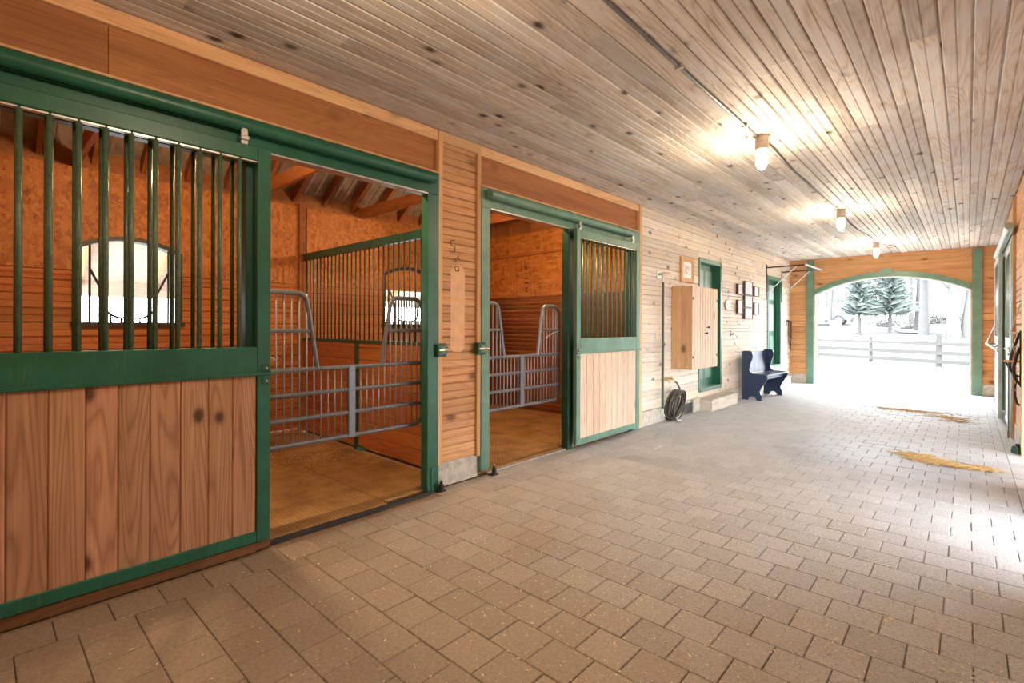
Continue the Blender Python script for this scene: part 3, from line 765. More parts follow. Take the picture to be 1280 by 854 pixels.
# dark stall behind the far door
st = T('wall_stall_right', kind='structure')
box('panel', 3.2, 3.26, 8.3, 11.6, 0, 3, 'pine_stall', st); box('panel', XR + .14, 3.26, 8.36, 8.42, 0, 3, 'pine_stall_x', st); box('panel', XR + .14, 3.26, 11.42, 11.48, 0, 3, 'pine_stall_x', st)
box('panel', XR + .02, 3.26, 8.3, 11.6, 3.0, 3.06, 'timber', st); box('panel', XR + .02, 3.26, 8.36, 11.48, -.1, 0.0, 'stall_mat', st)
br = T('trim_5', kind='structure')
box('lintel', XR - .03, XR + .05, 8.48, 11.35, 2.385, 2.56, 'green_trim', br, .004); box('jamb_post', XR - .035, XR + .06, 8.48, 8.60, 0, 2.40, 'green_paint', br, .004); box('jamb_post', XR - .03, XR + .05, 11.25, 11.35, 0, 2.40, 'green_trim', br, .004)
box('trim_strip', XR - .03, XR + .02, 8.40, 8.475, 0, 2.9, 'pine_trim_z', br, .003)
track(8.0, 11.35, .335, 'steel track in glare-paled green over the stall door on the right-hand wall', sgn=-1, gm='green_glare')
stall_door(9.75, 11.15, .335, 'glare-coloured sliding stall door on the right-hand wall, next to the arch', ('green_glare', 'bar_green', 'white_paint'), sgn=-1, boards=[9.83 + .135 * i for i in range(10)], bar_y=[9.87 + .1 * i for i in range(13)])  # pale frame and white boards carry the glare in their colour
stall_door(8.62, 9.72, .40, 'glare-coloured stall door panel on the right-hand wall, behind the hanging tack', ('green_glare', 'bar_green', 'white_paint'), sgn=-1, boards=[8.695 + .135 * i for i in range(8)], bar_y=[8.74 + .1 * i for i in range(10)])
# back end behind the camera
wb = box('wall_near_end', XL - .2, XR + .2, YB - .12, YB, 0, H + .1, 'pine_x'); tag(wb, kind='structure')
wn = box('wall_left_near', XL - .12, XL, YB, -.42, 0, H, 'pine_y'); tag(wn, kind='structure')

# ------------------------------------------------------------------ house doors in the far wall
def house_door(i, d):
    y0, y1, z0, z1 = d
    o = T('door_%d' % i, kind='structure', loc=(XL, (y0 + y1) / 2, z0))
    w = .07
    box('door_frame', XL - .14, XL + .02, y0, y0 + w * .4, z0, z1, 'green_trim', o, .003); box('door_frame', XL - .14, XL + .02, y1 - w, y1, z0, z1, 'green_paint', o, .003)
    box('door_frame', XL - .14, XL + .02, y0 + w * .4, y1 - w, z1 - w, z1, 'green_trim', o, .003)
    box('door_sill', XL - .14, XL + .03, y0 + .03, y1 - .03, z0 - .0, z0 + .06, 'green_trim', o, .003)
    lf = box('door_leaf', XL - .135, XL - .10, y0 + .03, y1 - w, z0 + .06, z1 - w, 'green_paint', o)
    W = y1 - w - y0 - .03; a = y0 + .03
    for (u0, u1) in ((.12, .46), (.54, .88)):
        for (v0, v1) in ((.06, .34), (.40, .72), (.77, .95)):
            Hh = z1 - w - z0 - .06; zz0, zz1 = z0 + .06 + v0 * Hh, z0 + .06 + v1 * Hh
            p = box('door_panel', XL - .104, XL - .094, a + u0 * W, a + u1 * W, zz0, zz1, 'glass_pane' if i == 2 and v0 > .36 else 'green_trim', lf, .008)
    MB().lathe([(.001, 0), (.02, 0), (.02, .01), (.01, .015), (.01, .04), (.026, .05), (.026, .07), (.001, .075)], (XL - .10, y0 + .1, z0 + .95), 10, 0).build('door_knob', 'brass', lf, True)
house_door(1, DOORS[0]); house_door(2, DOORS[1])

# ------------------------------------------------------------------ things on and by the far left wall
def step(x0, x1, y0, y1, h, lab):
    o = T('step_box', lab, 'step', ((x0 + x1) / 2, (y0 + y1) / 2, 0), 'wooden steps')
    box('tread', x0, x1 + .012, y0 - .012, y1 + .012, h - .025, h, 'step_wood', o, .004)
    box('riser', x1 - .022, x1, y0, y1, 0, h - .025, 'step_wood', o, .003)
    for yy in (y0, y1 - .022): box('side_board', x0, x1 - .022, yy, yy + .022, 0, h - .025, 'step_wood', o, .003)
step(XL + .013, -2.955, 7.86, 9.02, .192, 'grey wooden step below the green door beside the hanging cabinet')
step(XL + .013, -3.0, 11.6, 12.75, .20, 'whitened wooden step below the farther green door')
o = T('vent_block', 'grey concrete block against the wall by the coiled hose', 'block', (-3.14, 7.45, 0))
box('block', XL + .013, -3.12, 7.55, 7.80, 0, .20, 'concrete', o, .006); box('grating', XL + .013, -3.135, 7.20, 7.54, .02, .16, 'black_iron', o, .004)

def cabinet():
    x0, x1, y0, y1, z0, z1 = XL + .002, -2.868, 6.885, 7.845, .72, 1.918
    o = T('wall_cabinet', 'tall knotty pine cabinet with striped doors hung on the wall', 'cabinet', ((x0 + x1) / 2, (y0 + y1) / 2, z0))
    for a in (y0, y1 - .022): box('side', x0, x1 - .02, a, a + .022, z0, z1, 'pine_cabinet', o, .002)
    box('top', x0, x1 - .02, y0 + .022, y1 - .022, z1 - .022, z1, 'pine_cabinet', o); box('bottom', x0, x1 - .02, y0 + .022, y1 - .022, z0, z0 + .022, 'pine_cabinet', o)
    box('back', x0, x0 + .012, y0 + .022, y1 - .022, z0 + .022, z1 - .022, 'pine_cabinet', o)
    ym = (y0 + y1) / 2
    for k, (a, b) in enumerate(((y0, ym - .002), (ym + .002, y1))):
        d = box('door', x1 - .02, x1 - .006, a, b, z0, z1, 'pine_cabinet', o)
        n = 5
        for i in range(n): box('slat', x1 - .007, x1, a + (b - a) * i / n + .003, a + (b - a) * (i + 1) / n - .006, z0, z1, 'pine_front_lit', d, .003)  # pale slats hold the light falling on the cabinet front
        hy = a + .01 if k == 0 else b - .05
        for zz in (z0 + .16, z1 - .2): box('hinge', x1 - .001, x1 + .006, hy, hy + .04, zz, zz + .035, 'black_iron', d)
        ky = b - .03 if k == 0 else a + .03
        MB().lathe([(.001, 0), (.006, 0), (.006, .025), (.016, .032), (.014, .048), (.001, .052)], (x1, ky, z0 + .52 + .085 * k), 10, 0).build('knob', 'black_iron', d, True)
cabinet()

def picture(y0, y1, z0, z1, lab, fm, fw=.04, dep=.03, grp='framed pictures on the far wall', mat_w=.03):
    o = T('picture', lab, 'picture', (XL, (y0 + y1) / 2, z0), grp)
    X0, X1 = XL + .001, XL + dep
    for a, b in ((y0, y0 + fw), (y1 - fw, y1)): box('frame_rail', X0, X1, a, b, z0, z1, fm, o, .003)
    for a, b in ((z0, z0 + fw), (z1 - fw, z1)): box('frame_rail', X0, X1, y0 + fw, y1 - fw, a, b, fm, o, .003)
    box('mount', X0, XL + dep - .012, y0 + fw, y1 - fw, z0 + fw, z1 - fw, 'paper', o)
    box('print', XL + dep - .012, XL + dep - .0105, y0 + fw + mat_w, y1 - fw - mat_w, z0 + fw + mat_w, z1 - fw - mat_w, 'print_tone', o)
picture(7.16, 7.61, 2.01, 2.385, 'pale wood framed picture above the hanging cabinet', 'pine_trim_z', .065, .035, mat_w=.05)
for r, lb in (((9.60, 9.87, 1.945, 2.14), 'small framed photo, upper near one of the cluster on the far wall'), ((9.60, 9.87, 1.585, 1.84), 'small framed photo, lower near one of the cluster on the far wall'),
              ((9.98, 10.44, 1.955, 2.215), 'wide framed photo at the top of the cluster on the far wall'), ((9.98, 10.44, 1.715, 1.94), 'wide framed photo in the centre of the cluster on the far wall'),
              ((9.98, 10.44, 1.485, 1.70), 'wide framed photo at the bottom of the cluster on the far wall'), ((10.55, 10.85, 1.95, 2.145), 'small framed photo, upper far one of the cluster on the far wall'),
              ((10.55, 10.85, 1.575, 1.825), 'small framed photo, lower far one of the cluster on the far wall')):
    picture(*r, lb, 'dark_frame', .012, .05, mat_w=.025)
o = T('oval_plaque', 'white oval plaque between the green door and the photo cluster', 'plaque', (XL, 9.14, 1.63))
def oval(ry, rz, n=24): return [(9.14 + ry * math.cos(2 * PI * i / n), 1.73 + rz * math.sin(2 * PI * i / n)) for i in range(n)]
MB().prism(oval(.135, .10), 0, XL + .001, XL + .022).build('rim', 'pine_trim_z', o); MB().prism(oval(.115, .083), 0, XL + .022, XL + .027).build('face', 'white_paint', o)
o = T('light_switch', 'cream switch plate on the boards beside the pale green stall door', 'switch', (XL, 6.43, 1.15))
box('plate', XL + .0005, XL + .008, 6.39, 6.465, 1.15, 1.275, 'cream_plastic', o, .003); box('toggle', XL + .008, XL + .018, 6.422, 6.434, 1.20, 1.225, 'cream_plastic', o, .002)
o = T('wall_hook', 'small black iron hook on the wall below the oval plaque', 'hook', (XL, 9.32, 1.16))
box('plate', XL + .0005, XL + .008, 9.30, 9.34, 1.165, 1.275, 'black_iron', o, .003)
MB().tube([(XL + .005, 9.32, 1.20), (XL + .04, 9.32, 1.19), (XL + .05, 9.32, 1.21), (XL + .05, 9.32, 1.225)], .007, 8).build('prong', 'black_iron', o, True)

# frost-proof hose pipe, tap and coiled hose
o = T('hose_riser', 'dark green hose hanging straight down the wall from a brass tap', 'hose', (-3.1, 6.45, .12))
box('tap_plate', XL + .0005, XL + .012, 6.41, 6.49, 2.00, 2.11, 'galvanised', o, .004)
MB().tube([(XL + .01, 6.45, 2.06), (-3.11, 6.45, 2.06), (-3.10, 6.45, 2.05), (-3.10, 6.45, 1.95)], .018, 10).build('tap_body', 'galvanised', o, True)
MB().tube([(-3.11, 6.45, 2.075), (-3.11, 6.5, 2.09), (-3.10, 6.56, 2.075), (-3.09, 6.62, 2.09)], .010, 8).build('tap_lever', 'brass', o, True)
MB().tube([(-3.10, 6.45, 1.95), (-3.10, 6.448, 1.6), (-3.10, 6.452, 1.1), (-3.10, 6.45, .6), (-3.10, 6.45, .2)], .017, 10).build('hose_pipe', 'hose_green', o, True)
MB().tube([(-3.10, 6.45, .2), (-3.10, 6.44, .16), (-3.09, 6.45, .12), (-3.08, 6.47, .09)], .012, 8).build('nozzle', 'galvanised', o, True)
o = T('hose_bib', 'weathered brass wall tap above the coiled hose', 'tap', (-3.14, 6.7, .56))
MB().tube([(XL, 6.62, .585), (-3.12, 6.62, .585), (-3.09, 6.63, .57), (-3.08, 6.635, .54)], .016, 8).build('spout', 'brass', o, True)
MB().tube([(XL, 6.76, .59), (-3.12, 6.76, .59), (-3.09, 6.77, .58), (-3.08, 6.775, .55)], .016, 8).build('spout', 'brass', o, True)
box('manifold', XL + .0005, XL + .03, 6.55, 6.82, .565, .605, 'brass', o, .008)
for yy in (6.64, 6.78): MB().lathe([(.001, 0), (.03, .002), (.03, .012), (.001, .014)], (-3.12, yy, .61), 10).build('handwheel', 'brass', o, True)
o = T('hose_coil', 'brown coiled garden hose leaning on the wall below the tap', 'hose', (-3.05, 6.75, 0))
rr = random.Random(5); pts = []
for i in range(0, 7 * 24):
    a = 2 * PI * i / 24; k = i / 24
    R_ = .175 + .02 * math.sin(k * 2.1); cy = 6.77 + .012 * math.sin(k * 5); cx = -3.13 + .021 * k
    pts.append((cx + .05 * math.sin(a), cy + R_ * math.cos(a), .225 + (R_ + .02) * math.sin(a)))
MB().tube(pts, .0135, 7).build('coils', 'hose', o, True)
MB().tube([(-3.08, 6.775, .55), (-3.07, 6.83, .53), (-3.05, 6.88, .45), (-3.03, 6.86, .36), pts[60]], .0135, 7).build('feed_end', 'hose', o, True)
MB().tube([(-3.0, 6.70, .06), (-2.99, 6.66, .035), (-2.97, 6.62, .03), (-2.95, 6.70, .02)], .016, 8).build('coupling', 'galvanised', o, True)

# navy settle bench
def bench():
    o = T('settle_bench', 'navy painted settle bench with scalloped ends against the wall', 'bench', (-3.06, 9.60, 0), rz=math.radians(-3.5))
    L = 1.10
    end = [(0, 0), (.0, .885), (.03, .895), (.135, .895), (.165, .875), (.185, .82), (.18, .76), (.14, .66), (.125, .56), (.14, .505), (.19, .482), (.37, .48), (.42, .47), (.44, .44), (.43, .40), (.37, .30), (.325, .22), (.305, .17), (.315, .13), (.335, .10), (.335, 0),
           (.25, 0), (.24, .035), (.215, .065), (.175, .075), (.135, .065), (.11, .035), (.10, 0)]
    for y0 in (0, L - .03): MB().prism(end, 1, y0, y0 + .03).build('end_panel', 'navy_paint', o)
    box('seat', .10, .435, .03, L - .03, .445, .472, 'navy_paint', o, .004)
    for i in range(5):
        a = .03 + (L - .06) * i / 5; b = .03 + (L - .06) * (i + 1) / 5
        MB().prism([(.045, .475), (.065, .475), (.035, .87), (.015, .87)], 1, a + .002, b - .002).build('back_plank', 'navy_paint', o)
    box('apron', .33, .352, .03, L - .03, .375, .445, 'navy_paint', o); 
    box('back_stretcher', .02, .045, .03, L - .03, .20, .30, 'navy_paint', o)
bench()

# folding blanket rack above the farther door
o = T('blanket_rack', 'black iron folding blanket rack with two braced arms above the farther door', 'rack', (XL, 12.1, 1.91))
for yy in (11.5, 12.67):
    box('wall_plate', XL + .0005, XL + .012, yy - .018, yy + .018, 1.91, 2.67, 'black_iron', o)
    e = -2.43 if yy < 12 else -2.39
    rod('arm', (XL + .01, yy, 2.605), (e, yy, 2.61), .014, 'black_iron', o); rod('brace', (XL + .012, yy, 2.055), (-2.60, yy, 2.60), .010, 'galvanised', o)
MB().tube([(-2.43, 11.44, 2.61), (-2.39, 12.74, 2.607)], .02, 10).build('hanging_bar', 'galvanised', o, True)

# bridle on its hook by the end wall
o = T('bridle', 'dark leather bridle hanging in loops by the end wall', 'bridle', (XL, 13.2, .77))
box('hook_plate', XL + .0005, XL + .05, 13.10, 13.32, 1.46, 1.50, 'black_iron', o, .006)
for k, (dy, dz, w) in enumerate(((0, .55, .05), (.04, .66, .035), (-.05, .42, .06), (.02, .72, .02), (-.02, .5, .07))):
    c = 13.20 + dy; pts = [(XL + .03 + .012 * k, c - w, 1.47), (XL + .03 + .012 * k, c - w * 1.3, 1.47 - dz * .6), (XL + .03 + .012 * k, c, 1.47 - dz), (XL + .03 + .012 * k, c + w * 1.3, 1.47 - dz * .6), (XL + .03 + .012 * k, c + w, 1.47)]
    MB().tube(pts, .006, 6).build('strap', 'leather' if k % 2 else 'leather_brown', o, True)
MB().tube([(XL + .06, 13.2 + .05 * math.cos(a * PI / 6), 1.0 + .05 * math.sin(a * PI / 6)) for a in range(12)], .006, 6, closed=True).build('bit_ring', 'galvanised', o, True)

# ------------------------------------------------------------------ right-hand wall: drop shelf, saddle rack and tack
o = T('drop_shelf', 'small steel fold-down tray held by rods on the right-hand wall by the arch', 'shelf', (.30, 10.4, 1.0))
MB().tube([(.31, 10.0, 1.005), (.21, 10.35, 1.09), (.21, 10.6, 1.09)], .014, 8).build('front_bar', 'galvanised', o, True)
rod('arm', (.31, 10.0, 1.0), (.315, 9.75, 1.0), .010, 'galvanised', o)
for a, b in (((.31, 10.0, 1.005), (.36, 10.0, 1.005)), ((.26, 10.18, 1.05), (.36, 10.3, 1.05)), ((.21, 10.55, 1.09), (.36, 10.55, 1.09))): rod('slat', a, b, .010, 'gate_steel', o)
MB().tube([(.215, 10.45, 1.09), (.225, 10.5, 1.16), (.28, 10.6, 1.30), (.30, 10.6, 1.36), (.31, 10.6, 1.40)], .006, 6).build('stay_rod', 'galvanised', o, True)
MB().tube([(.30, 10.45, 1.02), (.32, 10.5, 1.10), (.32, 10.55, 1.16)], .006, 6).build('stay_rod', 'galvanised', o, True)

o = T('saddle_rack', 'wooden topped iron saddle rack jutting from the right-hand wall', 'rack', (.40, 7.9, .9))
MB().prism([(.285, 7.72), (.42, 7.60), (.42, 7.74), (.30, 7.82)], 2, .955, .975).build('wood_top', 'pine_cabinet', o)
box('wall_plate', XR - .012, XR, 7.60, 7.68, .70, 1.30, 'black_iron', o)
rod('brace', (.41, 7.64, .72), (.31, 7.76, .95), .010, 'black_iron', o)
box('upper_arm', .335, XR, 7.72, 7.75, 1.265, 1.29, 'white_paint', o, .004)
rod('stay', (.345, 7.735, 1.28), (.42, 7.735, 1.60), .005, 'galvanised', o)
o = T('lead_strap', 'long dark leather strap with a steel snap hanging from the saddle rack', 'strap', (.335, 7.72, .05))
MB().prism([(.325, 7.71), (.336, 7.71), (.336, 7.716), (.325, 7.716)], 2, .17, .955).build('strap', 'leather', o)
box('keeper', .322, .340, 7.704, 7.722, .12, .20, 'leather_brown', o, .003)
MB().tube([(.331 + .014 * math.cos(a * PI / 6), 7.713, .065 + .02 * math.sin(a * PI / 6)) for a in range(12)], .004, 6, closed=True).build('snap_ring', 'galvanised', o, True)
rod('swivel', (.331, 7.713, .085), (.331, 7.713, .12), .006, 'galvanised', o)
o = T('harness', 'black leather harness draped over the saddle rack on the right-hand wall', 'harness', (.39, 7.7, .45))
MB().tube([(.41, 7.62, 1.28), (.39, 7.66, 1.2), (.36, 7.70, 1.08), (.345, 7.71, 1.0), (.34, 7.70, .90), (.36, 7.68, .84), (.40, 7.66, .80)], .014, 8).build('back_strap', 'leather', o, True)
MB().tube([(.41, 7.60, 1.12), (.385, 7.62, 1.02), (.365, 7.63, .90), (.37, 7.63, .80), (.39, 7.62, .76)], .014, 8).build('girth', 'leather', o, True)
MB().tube([(.385, 7.62, .78), (.375, 7.62, .70), (.375, 7.62, .60), (.39, 7.61, .52), (.41, 7.60, .50)], .011, 8).build('trace', 'leather', o, True)
for zz in (.74, .66): MB().tube([(.377, 7.625 + .016 * math.cos(a * PI / 5), zz + .02 * math.sin(a * PI / 5)) for a in range(10)], .005, 6, closed=True).build('buckle', 'brass', o, True)
o = T('stirrup', 'steel stirrup ring hung with the black harness', 'stirrup', (.38, 7.6, 1.05))
MB().tube([(.385 + .022 * math.cos(a * PI / 6), 7.61, 1.10 + .03 * math.sin(a * PI / 6)) for a in range(12)], .006, 6, closed=True).build('ring', 'galvanised', o, True)
rod('tread', (.365, 7.61, 1.075), (.405, 7.61, 1.075), .008, 'galvanised', o)
o = T('hose_nozzle', 'dark green rubber stop lying on the pavers below the tack', 'stop', (.40, 7.55, 0))
MB().lathe([(.02, 0), (.05, .0), (.052, .03), (.04, .075), (.02, .08)], (.39, 7.5, 0.001), 14).build('body', 'green_dark', o, True); MB().lathe([(.001, 0), (.018, 0), (.018, .02), (.001, .022)], (.39, 7.5, .08), 10).build('cap', 'black_iron', o, True)
o = T('door_stop', 'small black and white door stop at the corner by the arch', 'stop', (.40, 12.9, 0))
box('base', .37, .41, 12.85, 12.92, 0, .05, 'black_iron', o, .006); box('pad', .365, .405, 12.86, 12.91, .05, .085, 'white_paint', o, .006)

# ------------------------------------------------------------------ jelly-jar lamps, conduit and cable
def lamp(x, y, lab):
    o = T('jar_lamp', lab, 'lamp', (x, y, 2.66), 'jelly jar ceiling lamps')
    MB().lathe([(.001, H), (.052, H), (.055, H - .05), (.05, H - .062), (.054, H - .066), (.054, H - .10), (.046, H - .112), (.001, H - .112)], (x, y, 0), 18).build('cap', 'fixture', o, True)
    MB().lathe([(.001, H - .11), (.040, H - .112), (.043, H - .14), (.042, H - .20), (.036, H - .24), (.02, H - .262), (.001, H - .268)], (x, y, 0), 18).build('jar_glass', 'lamp_glass', o, True)
    cg = T('cage', loc=(x, y, 2.7)); cg.parent = o; cg.location = Vector((x, y, 2.7)) - WLOC[o.name]; WLOC[cg.name] = Vector((x, y, 2.7))
    for i in range(6):
        a = PI * i / 3; ca, sa = math.cos(a), math.sin(a)
        MB().tube([(x + r * ca, y + r * sa, z) for r, z in ((.05, H - .11), (.05, H - .2), (.044, H - .245), (.025, H - .275), (.0, H - .282))], .0022, 5).build('wire', 'galvanised', cg, True)
    for zz, r in ((H - .14, .05), (H - .225, .049)): MB().tube([(x + r * math.cos(2 * PI * i / 20), y + r * math.sin(2 * PI * i / 20), zz) for i in range(20)], .0022, 5, closed=True).build('wire_hoop', 'galvanised', cg, True)
    ld = bpy.data.lights.new('bulb', 'POINT'); ld.energy = LAMP_W; ld.color = LAMP_COL; ld.shadow_soft_size = .05
    lo = bpy.data.objects.new('bulb', ld); COL.objects.link(lo); lo.parent = o; lo.location = Vector((x, y, H - .335)) - WLOC[o.name]
LX = -1.275
for y, lb in ((4.47, 'lit jar lamp in a wire cage on the ceiling, the nearest and largest'), (7.98, 'lit jar lamp in a wire cage on the ceiling, the middle one'), (11.5, 'lit jar lamp in a wire cage on the ceiling, closest to the arch'),
              (.95, 'caged jar lamp on the ceiling over the aisle by the large dark green door'), (-2.5, 'caged jar lamp on the ceiling at the near end of the aisle')): lamp(LX, y, lb)
o = T('conduit', 'straight grey metal conduit running along the ceiling to the nearest lamp', 'conduit', (LX, 1, H - .01))
rod('pipe', (-1.30, YB, H - .012), (-1.30, 4.42, H - .012), .011, 'gate_steel', o, 8)
for yy in (-1, 1.3, 2.9, 4.1): box('clip', -1.325, -1.275, yy, yy + .03, H - .026, H, 'galvanised', o, .004)
rod('coupling', (-1.30, 2.5, H - .012), (-1.30, 2.58, H - .012), .0145, 'gate_steel', o)
for pts, lb in (([(-1.275, 4.52), (-1.272, 4.82), (-1.31, 5.7), (-1.30, 6.3), (-1.306, 6.93), (-1.30, 7.5), (-1.28, 7.93)], 'grey cable sagging along the ceiling between the nearest and middle lamps'),
                ([(-1.275, 8.03), (-1.30, 8.5), (-1.335, 9.1), (-1.33, 9.7), (-1.28, 10.4), (-1.25, 10.9), (-1.27, 11.45)], 'grey cable along the ceiling between the middle and last lamps'),
                ([(-1.275, 11.55), (-1.2, 11.8), (-1.1, 12.0), (-1.05, 12.3)], 'short end of grey cable past the last ceiling lamp')):
    q = MB().tube([(x, y, H - .008 - .004 * math.sin(y * 3)) for x, y in pts], .008, 7).build('ceiling_cable', 'cable_sheath', None, True); tag(q, lb, 'cable')
# an unseen lamp added inside each stall behind the header, to light it warmly
for y, lb in ((1.2, 'unseen jar lamp added inside the near stall above its opening'), (4.3, 'unseen jar lamp added inside the second stall above its opening')):
    o = T('stall_fill_lamp', lb, 'lamp', (-3.45, y, 2.72), 'added stall lamps')
    box('mount_arm', -3.45, XL - .14, y - .015, y + .015, 2.86, 2.89, 'fixture', o)
    MB().lathe([(.001, 2.86), (.045, 2.86), (.045, 2.80), (.001, 2.80)], (-3.45, y, 0), 14).build('cap', 'fixture', o, True)
    MB().lathe([(.001, 2.80), (.036, 2.80), (.036, 2.72), (.02, 2.69), (.001, 2.685)], (-3.45, y, 0), 14).build('jar_glass', 'lamp_glass', o, True)
    ld = bpy.data.lights.new('bulb', 'POINT'); ld.energy = STALL_W; ld.color = (1, .66, .34); ld.shadow_soft_size = .05
    lo = bpy.data.objects.new('bulb', ld); COL.objects.link(lo); lo.parent = o; lo.location = Vector((-3.52, y, 2.62)) - WLOC[o.name]

# ------------------------------------------------------------------ shavings and straw on the pavers
rr = random.Random(11); q = MB()
def chip(x, y, s, z=.002):
    a = rr.uniform(0, 2 * PI); l, w = s * rr.uniform(.6, 1.5), s * rr.uniform(.3, .8); h = s * rr.uniform(.1, .45)
    c, t = math.cos(a), math.sin(a)
    p = lambda u, v, zz: (x + u * c - v * t, y + u * t + v * c, z + zz)
    q.add([p(-l, -w, 0), p(l, -w * .6, h * rr.random()), p(l * .8, w, 0), p(-l * .7, w, h), p(0, 0, h * 1.3)], [(0, 1, 4), (1, 2, 4), (2, 3, 4), (3, 0, 4), (3, 2, 1, 0)])
n = 0
while n < 3600:
    x, y = rr.uniform(-2.95, .38), rr.uniform(.2, 5.2)
    p_ = math.exp(-((x + .9) / 1.4) ** 2 - ((y - 2.1) / 1.15) ** 2) + .05
    if rr.random() < p_: chip(x, y, rr.choice((.0024, .003, .004, .006))); n += 1
for cx, cy, k, s in ((.05, 3.42, 60, .05), (-.35, 3.48, 50, .06), (-.25, 2.85, 50, .05), (.0, 2.55, 40, .07), (-.1, 2.25, 40, .05), (-.75, 3.9, 60, .12), (-.5, 3.7, 60, .12), (-.45, 2.5, 30, .08), (-.1, 2.95, 40, .08), (.05, 2.1, 30, .06)):
    for i in range(k): chip(rr.gauss(cx, s), rr.gauss(cy, s * .8), rr.uniform(.003, .007), .003 + rr.random() * .006)
for i in range(900): chip(rr.uniform(-3.1, -2.95) if i % 2 else rr.uniform(-3.0, -2.2), rr.uniform(1.2, 5.7), rr.uniform(.0015, .003))
ob = q.build('wood_shavings', 'shavings'); tag(ob, 'fine pale wood shavings scattered over the paved aisle', 'shavings', kind='stuff')
q = MB()
for i in range(700): chip(rr.gauss(-4.9, .35), rr.gauss(2.3, .25), rr.uniform(.003, .006), .0245)
ob = q.build('stall_shavings', 'shavings'); tag(ob, 'pale wood shavings strewn on the mats at the back of the near stall', 'shavings', kind='stuff')
def straw(cs, k, lab):
    q = MB()
    for (cx, cy, sx_, sy_, w) in cs:
        for i in range(int(k * w)):
            x, y = rr.gauss(cx, sx_), rr.gauss(cy, sy_); a = rr.gauss(0, .9); l = rr.uniform(.015, .05); z = .003 + rr.random() * .012
            d = Vector((math.cos(a) * l, math.sin(a) * l, rr.uniform(-.002, .006)))
            q.tube([Vector((x, y, z)) - d, Vector((x, y, z)) + d], .0022, 4, cap=False)
    ob = q.build('straw_litter', 'straw'); tag(ob, lab, 'straw', kind='stuff')
straw([(-.40, 6.62, .09, .05, 1), (-.27, 6.47, .09, .05, 1.2), (-.15, 6.38, .10, .035, 1), (0.02, 6.38, .09, .03, .8), (.13, 6.47, .05, .03, .4)], 210, 'streak of golden straw swept together on the damp pavers')
straw([(-.9, 10.1, .15, .06, 1), (-.5, 10.1, .2, .08, 1.2), (-.2, 9.75, .15, .12, 1), (-.1, 9.45, .08, .06, .6)], 120, 'thin streak of straw on the pavers towards the arch')

# ------------------------------------------------------------------ outdoors beyond the arch
def gz(y): return 0 if y < 24.5 else min((y - 24.5) * .065, 2.4)
q = MB(); YS = [13.55, 18, 22, 24.5, 28, 32, 36, 40, 45, 50, 55, 61.4, 80, 140]; XS = [-90, -40, -20, -10, -4, 2, 8, 20, 60]
v = [(x, y, gz(y) - .03) for y in YS for x in XS]; nx = len(XS)
f = [(j * nx + i, j * nx + i + 1, (j + 1) * nx + i + 1, (j + 1) * nx + i) for j in range(len(YS) - 1) for i in range(nx - 1)]
a_ = [k for k in f if v[k[0]][1] < 24]; b_ = [k for k in f if v[k[0]][1] >= 24]
g1 = mk('ground_yard', v, a_, 'sand'); tag(g1, kind='structure')
g2 = mk('ground_verge', v, b_, 'lawn'); tag(g2, kind='structure')
g3 = box('ground_paddock', -90, XB - .05, -40, 13.55, -.2, -.04, 'sand'); tag(g3, kind='structure')
g4 = box('ground_side', .7, 60, -40, 13.55, -.2, -.04, 'sand'); tag(g4, kind='structure')
rd = mk('road', [(-3.2, 40, gz(40)), (12, 36, gz(36)), (12, 50, gz(50)), (-4.5, 47, gz(47))], [(0, 1, 2, 3)], 'asphalt'); rd.location.z += .03; tag(rd, kind='structure')
# snow bank
rr = random.Random(4); q = MB(); n = 60; rows = []
for i in range(n + 1):
    x = -22 + 40 * i / n; h = .28 + .12 * math.sin(i * 1.3) + rr.uniform(-.06, .06); yc = 33.5 + .5 * math.sin(i * .4)
    rows.append([(x, yc - 1.1, gz(yc - 1.1) - .05), (x, yc - .6, gz(yc) + h * .7), (x, yc, gz(yc) + h), (x, yc + .8, gz(yc + .8) + h * .6), (x, yc + 1.4, gz(yc + 1.4) - .05)])
q.add([p for r in rows for p in r], [(i * 5 + j, i * 5 + j + 1, i * 5 + 6 + j, i * 5 + 5 + j) for i in range(n) for j in range(4)])
sn = q.build('snow_bank', 'snow', None, True); tag(sn, 'long low bank of white snow behind the paddock fence', 'snow', kind='stuff')
# fence
A, B = Vector((-4.93, 25.1)), Vector((0.0, 22.1)); dr = (B - A).normalized()
fe = T('paddock_fence', 'pale weathered three-rail fence across the yard beyond the arch', 'fence', (-2.5, 23.6, 0))
nr = Vector((-dr.y, dr.x))
def fp_(t, off=0): p = A + dr * t + nr * off; return p
t0, t1, st_ = -7.24, 9.8, 2.42
k = t0; ts = []
while k <= t1 + .01: ts.append(k); k += st_
for k in ts:
    p = fp_(k, .08); big = abs(k - (t0 + st_ * 5)) < .1
    w = .085 if big else .055
    MB().prism([(p.x - w, p.y - w), (p.x + w, p.y - w), (p.x + w, p.y + w), (p.x - w, p.y + w)], 2, -.1, 1.12 if big else .98).build('post', 'fence_wood', fe)
for a, b in zip(ts[:-1], ts[1:]):
    for z in (.16, .46, .78):
        p0, p1 = fp_(a), fp_(b); o2 = nr * .03
        MB().prism([(p0.x, p0.y), (p1.x, p1.y), (p1.x - o2.x, p1.y - o2.y), (p0.x - o2.x, p0.y - o2.y)], 2, z - .065, z + .065).build('rail', 'fence_wood', fe)
